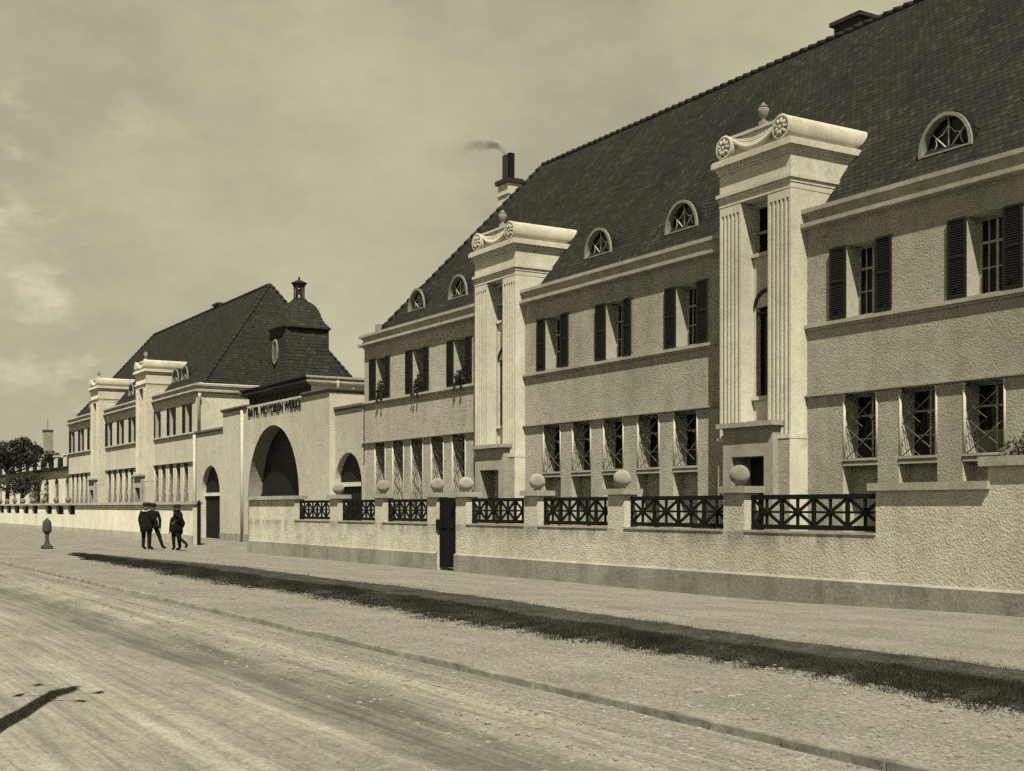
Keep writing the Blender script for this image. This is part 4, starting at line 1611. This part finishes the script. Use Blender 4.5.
# ------------------------------------------------------------------ far wing, chimney, tree
wing = empty('arcaded_wing', (-120, 22, 0))
mark(wing, 'low white arcaded wing with a roof balustrade at the far left', 'building')
mb = MB()
cs = [-146.6, -142.4, -138.2, -134.0, -129.75, -125.5, -121.25, -117.2, -113.0, -108.5]
ed = [-150] + [(cs[i] + cs[i + 1]) / 2 for i in range(len(cs) - 1)] + [-105.6]
for i, c in enumerate(cs):
    mb.arch_wall(ed[i], ed[i + 1], -0.5, 4.75, 22.0, c, 0.95, 3.2, 0.95, 0.16, zb=1.2, n=12)
    mb.quad((c - 0.95, 22, 1.2), (c - 0.95, 22.16, 1.2), (c + 0.95, 22.16, 1.2), (c + 0.95, 22, 1.2))
mb.quad((-150, 40, -0.5), (-150, 22, -0.5), (-150, 22, 4.75), (-150, 40, 4.75))
mb.build('wall', M['smooth'], wing)
for c in cs:
    mb = MB()
    q = [(c + 0.95 * math.cos(math.pi * k / 12), 3.2 + 0.95 * math.sin(math.pi * k / 12)) for k in range(13)]
    mb.poly([(c + 0.95, 22.15, 1.2)] + [(x, 22.15, z) for x, z in q] + [(c - 0.95, 22.15, 1.2)])
    wv = mb.build('window', M['glass'], wing)
    mb = MB()
    mb.box(c - 0.03, c + 0.03, 22.11, 22.14, 1.2, 4.1)
    for z in (2.0, 2.8, 3.5):
        mb.box(c - 0.9, c + 0.9, 22.115, 22.138, z, z + 0.05)
    mb.build('frame', M['white'], wv)
mb = MB()
mb.box(-150.2, -105.6, 21.75, 40, 4.75, 4.95)
mb.quad((-150.2, 21.75, 4.95), (-105.6, 21.75, 4.95), (-105.6, 23.2, 5.3), (-150.2, 23.2, 5.3), uv=[(0, 0), (44, 0), (44, 1.5), (0, 1.5)])
mb.build('roof', M['tile'], wing)
mb = MB()
mb.box(-0.28, 0.28, 0.2, 0.7, 4.9, 6.0)
mb.box(-0.36, 0.36, 0.12, 0.78, 6.0, 6.12)
post_me = mb.mesh('balustrade_post', M['smooth'])
for k in range(12):
    child_mesh('balustrade_post', post_me, wing, (-150 + 3.9 * k + 120, 0, 0))
mb = MB()
mb.box(-150, -105.6, 22.4, 22.5, 5.0, 5.85)
mb.build('balustrade_panel', M['shutter'], wing)

fch = empty('factory_chimney', (-170, 32, 0))
mark(fch, 'square pale factory chimney with dark cap rising behind the far wing', 'chimney')
mb = MB()
mb.box(-170.55, -169.45, 31.45, 32.55, -0.5, 11.3)
mb.build('shaft', M['stone'], fch)
mb = MB()
mb.box(-170.58, -169.42, 31.42, 32.58, 11.3, 11.6)
mb.build('cap', M['flue'], fch)
mb = MB()
mb.tube([(-170, 32, 11.6), (-170, 32, 13.0)], 0.035, 6)
mb.build('lightning_rod', M['iron'], fch)


def tree(root_loc, label, h, crown, seed, group=None):
    r_ = empty('leafy_tree', root_loc)
    mark(r_, label, 'tree', group)
    rr_ = random.Random(seed)
    big = h > 6
    mb = MB()
    mb.tube([(0, 0, -0.2), (0.08, 0.02, h * 0.25), (-0.05, 0.1, h * 0.5), (0.1, 0, h * 0.75)], [0.26, 0.2, 0.15, 0.06], 9)
    tips = []
    for k in range(16):
        z = h * rr_.uniform(*((0.56, 0.74) if big else (0.5, 0.8)))
        a = rr_.uniform(0, 2 * math.pi)
        ln = rr_.uniform(1.0, crown * 0.9) if big else rr_.uniform(0.4, crown)
        p0 = Vector((0, 0.05, z))
        p2 = p0 + Vector((math.cos(a) * ln, math.sin(a) * ln, rr_.uniform(0.2, 1.6)))
        p1 = (p0 + p2) / 2 + Vector((0, 0, 0.25))
        mb.tube([p0, p1, p2], [0.09, 0.055, 0.02], 6)
        tips.append(p2)
    mb.build('trunk', M['bark'], r_, world=False)
    mb = MB()
    for i, p in enumerate(tips):
        s = rr_.uniform(0.7, 1.3)
        leaf_cloud(mb, p, (s, s, s * 0.6), 300 if big else 60, 0.11, seed=seed + i)
    for k in range(26 if big else 5):
        a = rr_.uniform(0, 2 * math.pi)
        q = rr_.random() ** 0.5
        zz = rr_.uniform(0.68, 1.0)
        w = crown * math.sqrt(max(0.05, 1 - ((zz - 0.74) / 0.30) ** 2))
        s = rr_.uniform(0.5, 1.0)
        leaf_cloud(mb, (math.cos(a) * w * q, math.sin(a) * w * q, zz * h), (s, s, s * 0.7), 260 if big else 60, 0.11, seed=seed + 50 + k)
    mb.build('crown', M['leaf'], r_, world=False)


tree((-119.0, 18.9, 0), 'large dark leafy tree at the left edge of the picture', 7.5, 4.6, 3, 'trees at the far left')
tree((-112.0, 18.9, 0), 'small sparse young tree under the large dark tree', 4.2, 1.5, 23, 'trees at the far left')

# bush behind the right-hand end of the wall
r_ = empty('bush', (-12.35, 17.5, 0))
mark(r_, 'pale leafy bush showing above the raised wall coping at the right', 'shrub')
mb = MB()
for k in range(9):
    a = k * 0.7
    mb.tube([(0, 0, -0.1), (0.25 * math.cos(a), 0.2 * math.sin(a), 1.2), (0.6 * math.cos(a), 0.35 * math.sin(a), 2.5)], [0.03, 0.022, 0.01], 6)
mb.build('stem', M['bark'], r_, world=False)
mb = MB()
leaf_cloud(mb, (0, 0, 1.7), (0.85, 0.5, 0.8), 1100, 0.05, seed=91)
for k in range(8):
    leaf_cloud(mb, (-0.62 + 0.19 * k, -0.3 + 0.12 * (k % 4), 2.42 + 0.17 * (k % 3)), (0.27, 0.25, 0.27), 260, 0.045, seed=92 + k)
mb.build('foliage', M['paleleaf'], r_, world=False)

# ------------------------------------------------------------------ smoke from the chimney
mb = MB()
mb.tube([(-45.69, 27.15, 16.56), (-45.80, 27.13, 16.74), (-46.10, 27.1, 16.98), (-46.6, 27.05, 17.2), (-47.2, 27.0, 17.33), (-48.0, 26.9, 17.48), (-49.0, 26.8, 17.52), (-50.0, 26.7, 17.72)],
        [0.06, 0.10, 0.13, 0.17, 0.22, 0.24, 0.27, 0.1], 12)
o = mb.build('chimney_smoke', M['smoke'])
mark(o, 'thin dark wisp of smoke drifting left from the chimney flue', 'smoke', kind='stuff')

# ------------------------------------------------------------------ bollard
r_ = empty('bollard', (-49.35, 9.26, gz(-49.35, 9.26)))
mark(r_, 'dark bulb headed bollard standing alone at the left of the footway', 'bollard')
mb = MB()
mb.box(-0.19, 0.19, -0.19, 0.19, -0.05, 0.10)
mb.lathe([(0.19, 0.115), (0.17, 0.15), (0.12, 0.20)], (0, 0, -0.02), 18)
mb.build('base', M['post'], r_, world=False)
mb = MB()
mb.lathe([(0.125, 0.19), (0.085, 0.27), (0.07, 0.36), (0.068, 0.52), (0.08, 0.59)], (0, 0, -0.02), 16)
mb.build('stem', M['post'], r_, world=False)
mb = MB()
mb.lathe([(0.085, 0.59), (0.125, 0.64), (0.16, 0.70), (0.165, 0.74), (0.16, 0.85), (0.158, 0.99), (0.14, 1.05), (0.10, 1.10), (0.06, 1.13), (0.05, 1.16), (0.01, 1.18)], (0, 0, -0.02), 18)
mb.build('head', M['post'], r_, world=False)


# ------------------------------------------------------------------ people
def skinned(name, verts, edges, radii, root=0, sub=2):
    me = bpy.data.meshes.new(name)
    me.from_pydata(verts, edges, [])
    o = bpy.data.objects.new(name, me)
    COL.objects.link(o)
    sk = o.modifiers.new('skin', 'SKIN')
    sk.use_smooth_shade = True
    sv = me.skin_vertices[0].data
    for i, r_ in enumerate(radii):
        sv[i].radius = r_ if isinstance(r_, tuple) else (r_, r_)
        sv[i].use_root = (i == root)
    su = o.modifiers.new('sub', 'SUBSURF')
    su.levels = su.render_levels = sub
    dg = bpy.context.evaluated_depsgraph_get()
    out = bpy.data.meshes.new_from_object(o.evaluated_get(dg))
    bpy.data.objects.remove(o)
    bpy.data.meshes.remove(me)
    return out


def person(loc, rz, label, P, hat='cap', collar=False, coat=0.0):
    """P: pose dict of joints, facing -y, z up, standing height about 1.72"""
    root = empty('person', loc, rz)
    mark(root, label, 'person', 'men standing by the gate')
    root.scale = (1.18, 1.18, 1.03)
    J = dict(pel=(0, 0, 0.93), wst=(0, 0.01, 1.08), chs=(0, 0.02, 1.30), nk=(0, 0.02, 1.45), hd0=(0, -0.005, 1.53), hd1=(0, -0.015, 1.61), hd2=(0, 0.0, 1.68),
             shl=(0.17, 0.02, 1.39), shr=(-0.17, 0.02, 1.39), ell=(0.24, 0.05, 1.11), elr=(-0.24, 0.05, 1.11), wrl=(0.24, -0.02, 0.87), wrr=(-0.24, -0.02, 0.87),
             hil=(0.10, 0, 0.88), hir=(-0.10, 0, 0.88), knl=(0.11, -0.02, 0.49), knr=(-0.11, -0.02, 0.49), anl=(0.11, 0.03, 0.09), anr=(-0.11, 0.03, 0.09),
             tol=(0.12, -0.13, 0.035), tor=(-0.12, -0.13, 0.035))
    J.update(P)
    names = list(J)
    idx = {n_: i for i, n_ in enumerate(names)}
    rad = dict(pel=(0.165, 0.125), wst=(0.15, 0.115), chs=(0.185, 0.13), nk=0.06, hd0=0.075, hd1=0.10, hd2=0.085, shl=0.075, shr=0.075, ell=0.055, elr=0.055,
               wrl=0.04, wrr=0.04, hil=0.10, hir=0.10, knl=0.07, knr=0.07, anl=0.05, anr=0.05, tol=0.04, tor=0.04)
    E = [('pel', 'wst'), ('wst', 'chs'), ('chs', 'nk'), ('nk', 'hd0'), ('hd0', 'hd1'), ('hd1', 'hd2'), ('chs', 'shl'), ('shl', 'ell'), ('ell', 'wrl'),
         ('chs', 'shr'), ('shr', 'elr'), ('elr', 'wrr'), ('pel', 'hil'), ('hil', 'knl'), ('knl', 'anl'), ('anl', 'tol'), ('pel', 'hir'), ('hir', 'knr'), ('knr', 'anr'), ('anr', 'tor')]
    V = [J[n_] for n_ in names]
    EE = [(idx[a], idx[b_]) for a, b_ in E]
    RR = [rad[n_] for n_ in names]
    # hands: a palm and five fingers rooted in the wrist
    for s, wr, el in ((1, 'wrl', 'ell'), (-1, 'wrr', 'elr')):
        w_ = Vector(J[wr])
        d = (w_ - Vector(J[el])).normalized()
        side = d.cross(Vector((s, 0, 0))).normalized()
        nrm = side.cross(d).normalized()
        V.append(tuple(w_ + d * 0.07)); RR.append((0.04, 0.022)); pi = len(V) - 1
        EE.append((idx[wr], pi))
        for k, (off, ln) in enumerate(((-0.03, 0.065), (-0.01, 0.08), (0.01, 0.078), (0.03, 0.06))):
            a = w_ + d * 0.10 + side * off
            b_ = a + d * ln * 0.55 + nrm * 0.008
            c = b_ + d * ln * 0.4 + nrm * 0.025
            i0 = len(V)
            V += [tuple(a), tuple(b_), tuple(c)]
            RR += [0.0105, 0.0095, 0.008]
            EE += [(pi, i0), (i0, i0 + 1), (i0 + 1, i0 + 2)]
        a = w_ + d * 0.035 - side * 0.045
        b_ = a + d * 0.05 - side * 0.02
        i0 = len(V)
        V += [tuple(a), tuple(b_)]
        RR += [0.014, 0.010]
        EE += [(idx[wr], i0), (i0, i0 + 1)]
    me = skinned('body', V, EE, RR, idx['pel'])
    me.materials.append(M['cloth'])
    me.materials.append(M['skin'])
    hw = [Vector(J['wrl']), Vector(J['wrr'])]
    zn = J['nk'][2] + 0.03
    for p in me.polygons:
        c = p.center
        skin = c.z > zn and abs(c.x - J['hd1'][0]) < 0.2
        for w_, e_ in zip(hw, (Vector(J['ell']), Vector(J['elr']))):
            d = (w_ - e_).normalized()
            al = (c - w_).dot(d)
            if 0.015 < al < 0.26 and ((c - w_) - d * al).length < 0.052: skin = True
        p.material_index = 1 if skin else 0
    o = bpy.data.objects.new('body', me)
    COL.objects.link(o)
    o.parent = root
    hx, hy, hz = J['hd1']
    # face: nose, brow, mouth, ears
    mb = MB()
    mb.tube([(hx, hy - 0.095, hz + 0.03), (hx, hy - 0.125, hz - 0.015), (hx, hy - 0.105, hz - 0.025)], [0.010, 0.017, 0.012], 7)
    for s in (-1, 1):
        mb.lathe([(0.004, -0.02), (0.02, -0.012), (0.024, 0.0), (0.018, 0.014), (0.004, 0.02)], (hx + s * 0.1, hy + 0.01, hz - 0.01), 8)
    f_ = mb.build('face', M['skin'], root, world=False)
    mb = MB()
    for s in (-1, 1):
        mb.lathe([(0.004, 0), (0.012, 0.004), (0.004, 0.009)], (hx + s * 0.036, hy - 0.092, hz + 0.015), 8, axis='y')
    mb.box(hx - 0.028, hx + 0.028, hy - 0.100, hy - 0.090, hz - 0.055, hz - 0.047)
    mb.build('features', M['hair'], f_, world=False)
    mb = MB()
    if hat == 'cap':
        mb.lathe([(0.105, 0.0), (0.125, 0.05), (0.13, 0.08), (0.10, 0.11), (0.03, 0.125)], (hx, hy + 0.01, hz + 0.025), 16)
        mb.prism_z([(hx - 0.085, hy - 0.07), (hx - 0.06, hy - 0.15), (hx + 0.06, hy - 0.15), (hx + 0.085, hy - 0.07)], hz + 0.03, hz + 0.045)
    else:
        mb.lathe([(0.17, 0.0), (0.175, 0.012), (0.115, 0.02), (0.112, 0.09), (0.09, 0.13), (0.03, 0.145)], (hx, hy + 0.01, hz + 0.03), 18)
    mb.build('hat', M['hair'], root, world=False)
    # jacket skirt
    mb = MB()
    px, py, pz = J['pel']
    n_ = 18
    rows = [(1.12, 0.17, 0.135), (1.0, 0.185, 0.15), (0.88, 0.20, 0.165), (0.80 - coat, 0.215, 0.18), (0.79 - coat, 0.19, 0.155)]
    vs_, fs_ = [], []
    for z, a_, b_ in rows:
        for k in range(n_):
            t_ = 2 * math.pi * k / n_
            fold = 1 + 0.03 * math.sin(5 * t_) * (1.12 - z) / 0.3
            vs_.append((px + a_ * math.cos(t_) * fold, py + b_ * math.sin(t_) * fold, z))
    for i in range(len(rows) - 1):
        for k in range(n_):
            k2 = (k + 1) % n_
            fs_.append(((i + 1) * n_ + k, (i + 1) * n_ + k2, i * n_ + k2, i * n_ + k))
    mb.add(vs_, fs_, 0, True)
    mb.build('jacket', M['cloth'], root, world=False)
    if collar:
        mb = MB()
        cx, cy, cz = J['nk']
        pts = [(cx + 0.105 * math.cos(a), cy + 0.095 * math.sin(a) + 0.005, cz + 0.0 - 0.03 * math.sin(a)) for a in [2 * math.pi * k / 16 for k in range(17)]]
        mb.tube(pts, 0.024, 8, cap=False)
        mb.build('collar', M['linen'], root, world=False)
    return root


def gpt(x, y):
    return (x, y, gz(x, y))


away = R(58)          # facing along the view, away from the camera
person(gpt(-48.5, 12.75), R(58 + 180 - 20), 'man in a dark coat with a white collar, left of the standing pair',
       dict(knl=(0.12, -0.01, 0.49), anr=(-0.14, 0.02, 0.09), tor=(-0.17, -0.13, 0.035), elr=(-0.27, 0.03, 1.12), wrr=(-0.20, -0.10, 0.90)), 'cap', True, 0.14)
person(gpt(-49.25, 13.18), R(58 + 180 + 15), 'man in a dark suit striding with one leg out, right of the standing pair',
       dict(anr=(-0.33, 0.05, 0.09), tor=(-0.42, -0.10, 0.035), knr=(-0.22, -0.02, 0.48)), 'cap')
person(gpt(-48.6, 13.98), R(58 + 180 + 75), 'man in dark clothes with one elbow out, standing alone beside the pair',
       dict(ell=(0.20, 0.26, 1.20), wrl=(0.16, 0.03, 1.08), elr=(-0.24, -0.12, 1.14), wrr=(-0.2, -0.26, 0.92), anl=(0.11, 0.42, 0.24), tol=(0.12, 0.37, 0.10), knl=(0.11, 0.10, 0.50)), 'cap', False, 0.10)

p4 = person(gpt(-49.2, 14.12), R(58 + 180 + 40), 'shorter man in dark clothes half hidden behind the man with his elbow out',
            dict(elr=(-0.27, 0.02, 1.14), wrr=(-0.22, -0.08, 0.92)), 'cap', False, 0.10)
p4.scale = (1.1, 1.1, 0.91)

# ------------------------------------------------------------------ pole beside the road, just out of the picture; its shadow falls on the road
tip = Vector((-12.05, 2.52, 0))
hp = 5.2
k = hp / math.tan(SUN_EL)
bx, by = tip.x + TO_SUN.x / math.cos(SUN_EL) * k, tip.y + TO_SUN.y / math.cos(SUN_EL) * k
r_ = empty('wooden_pole', (bx, by, -0.05))
mark(r_, 'plain wooden roadside pole with four small pale insulators on brackets', 'pole')
mb = MB()
mb.tube([(0, 0, -0.2), (0, 0, 3.0), (0, 0, hp - 0.35), (0, 0, hp)], [0.115, 0.095, 0.08, 0.03], 12)
mb.build('shaft', M['bark'], r_, world=False)
for k_, (zz, sg) in enumerate(((4.95, 1), (4.6, -1), (4.2, 1), (3.8, -1))):
    mb = MB()
    dx_, dy_ = 0.30 * sg * TO_SUN.y / math.cos(SUN_EL), -0.30 * sg * TO_SUN.x / math.cos(SUN_EL)
    mb.tube([(0, 0, zz - 0.05), (dx_ * 0.8, dy_ * 0.8, zz - 0.05), (dx_, dy_, zz)], 0.009, 6)
    mb.lathe([(0.03, 0.0), (0.05, 0.02), (0.045, 0.08), (0.03, 0.12), (0.035, 0.14), (0.015, 0.16)], (dx_, dy_, zz), 10)
    mb.build('insulator', M['stone'], r_, world=False)
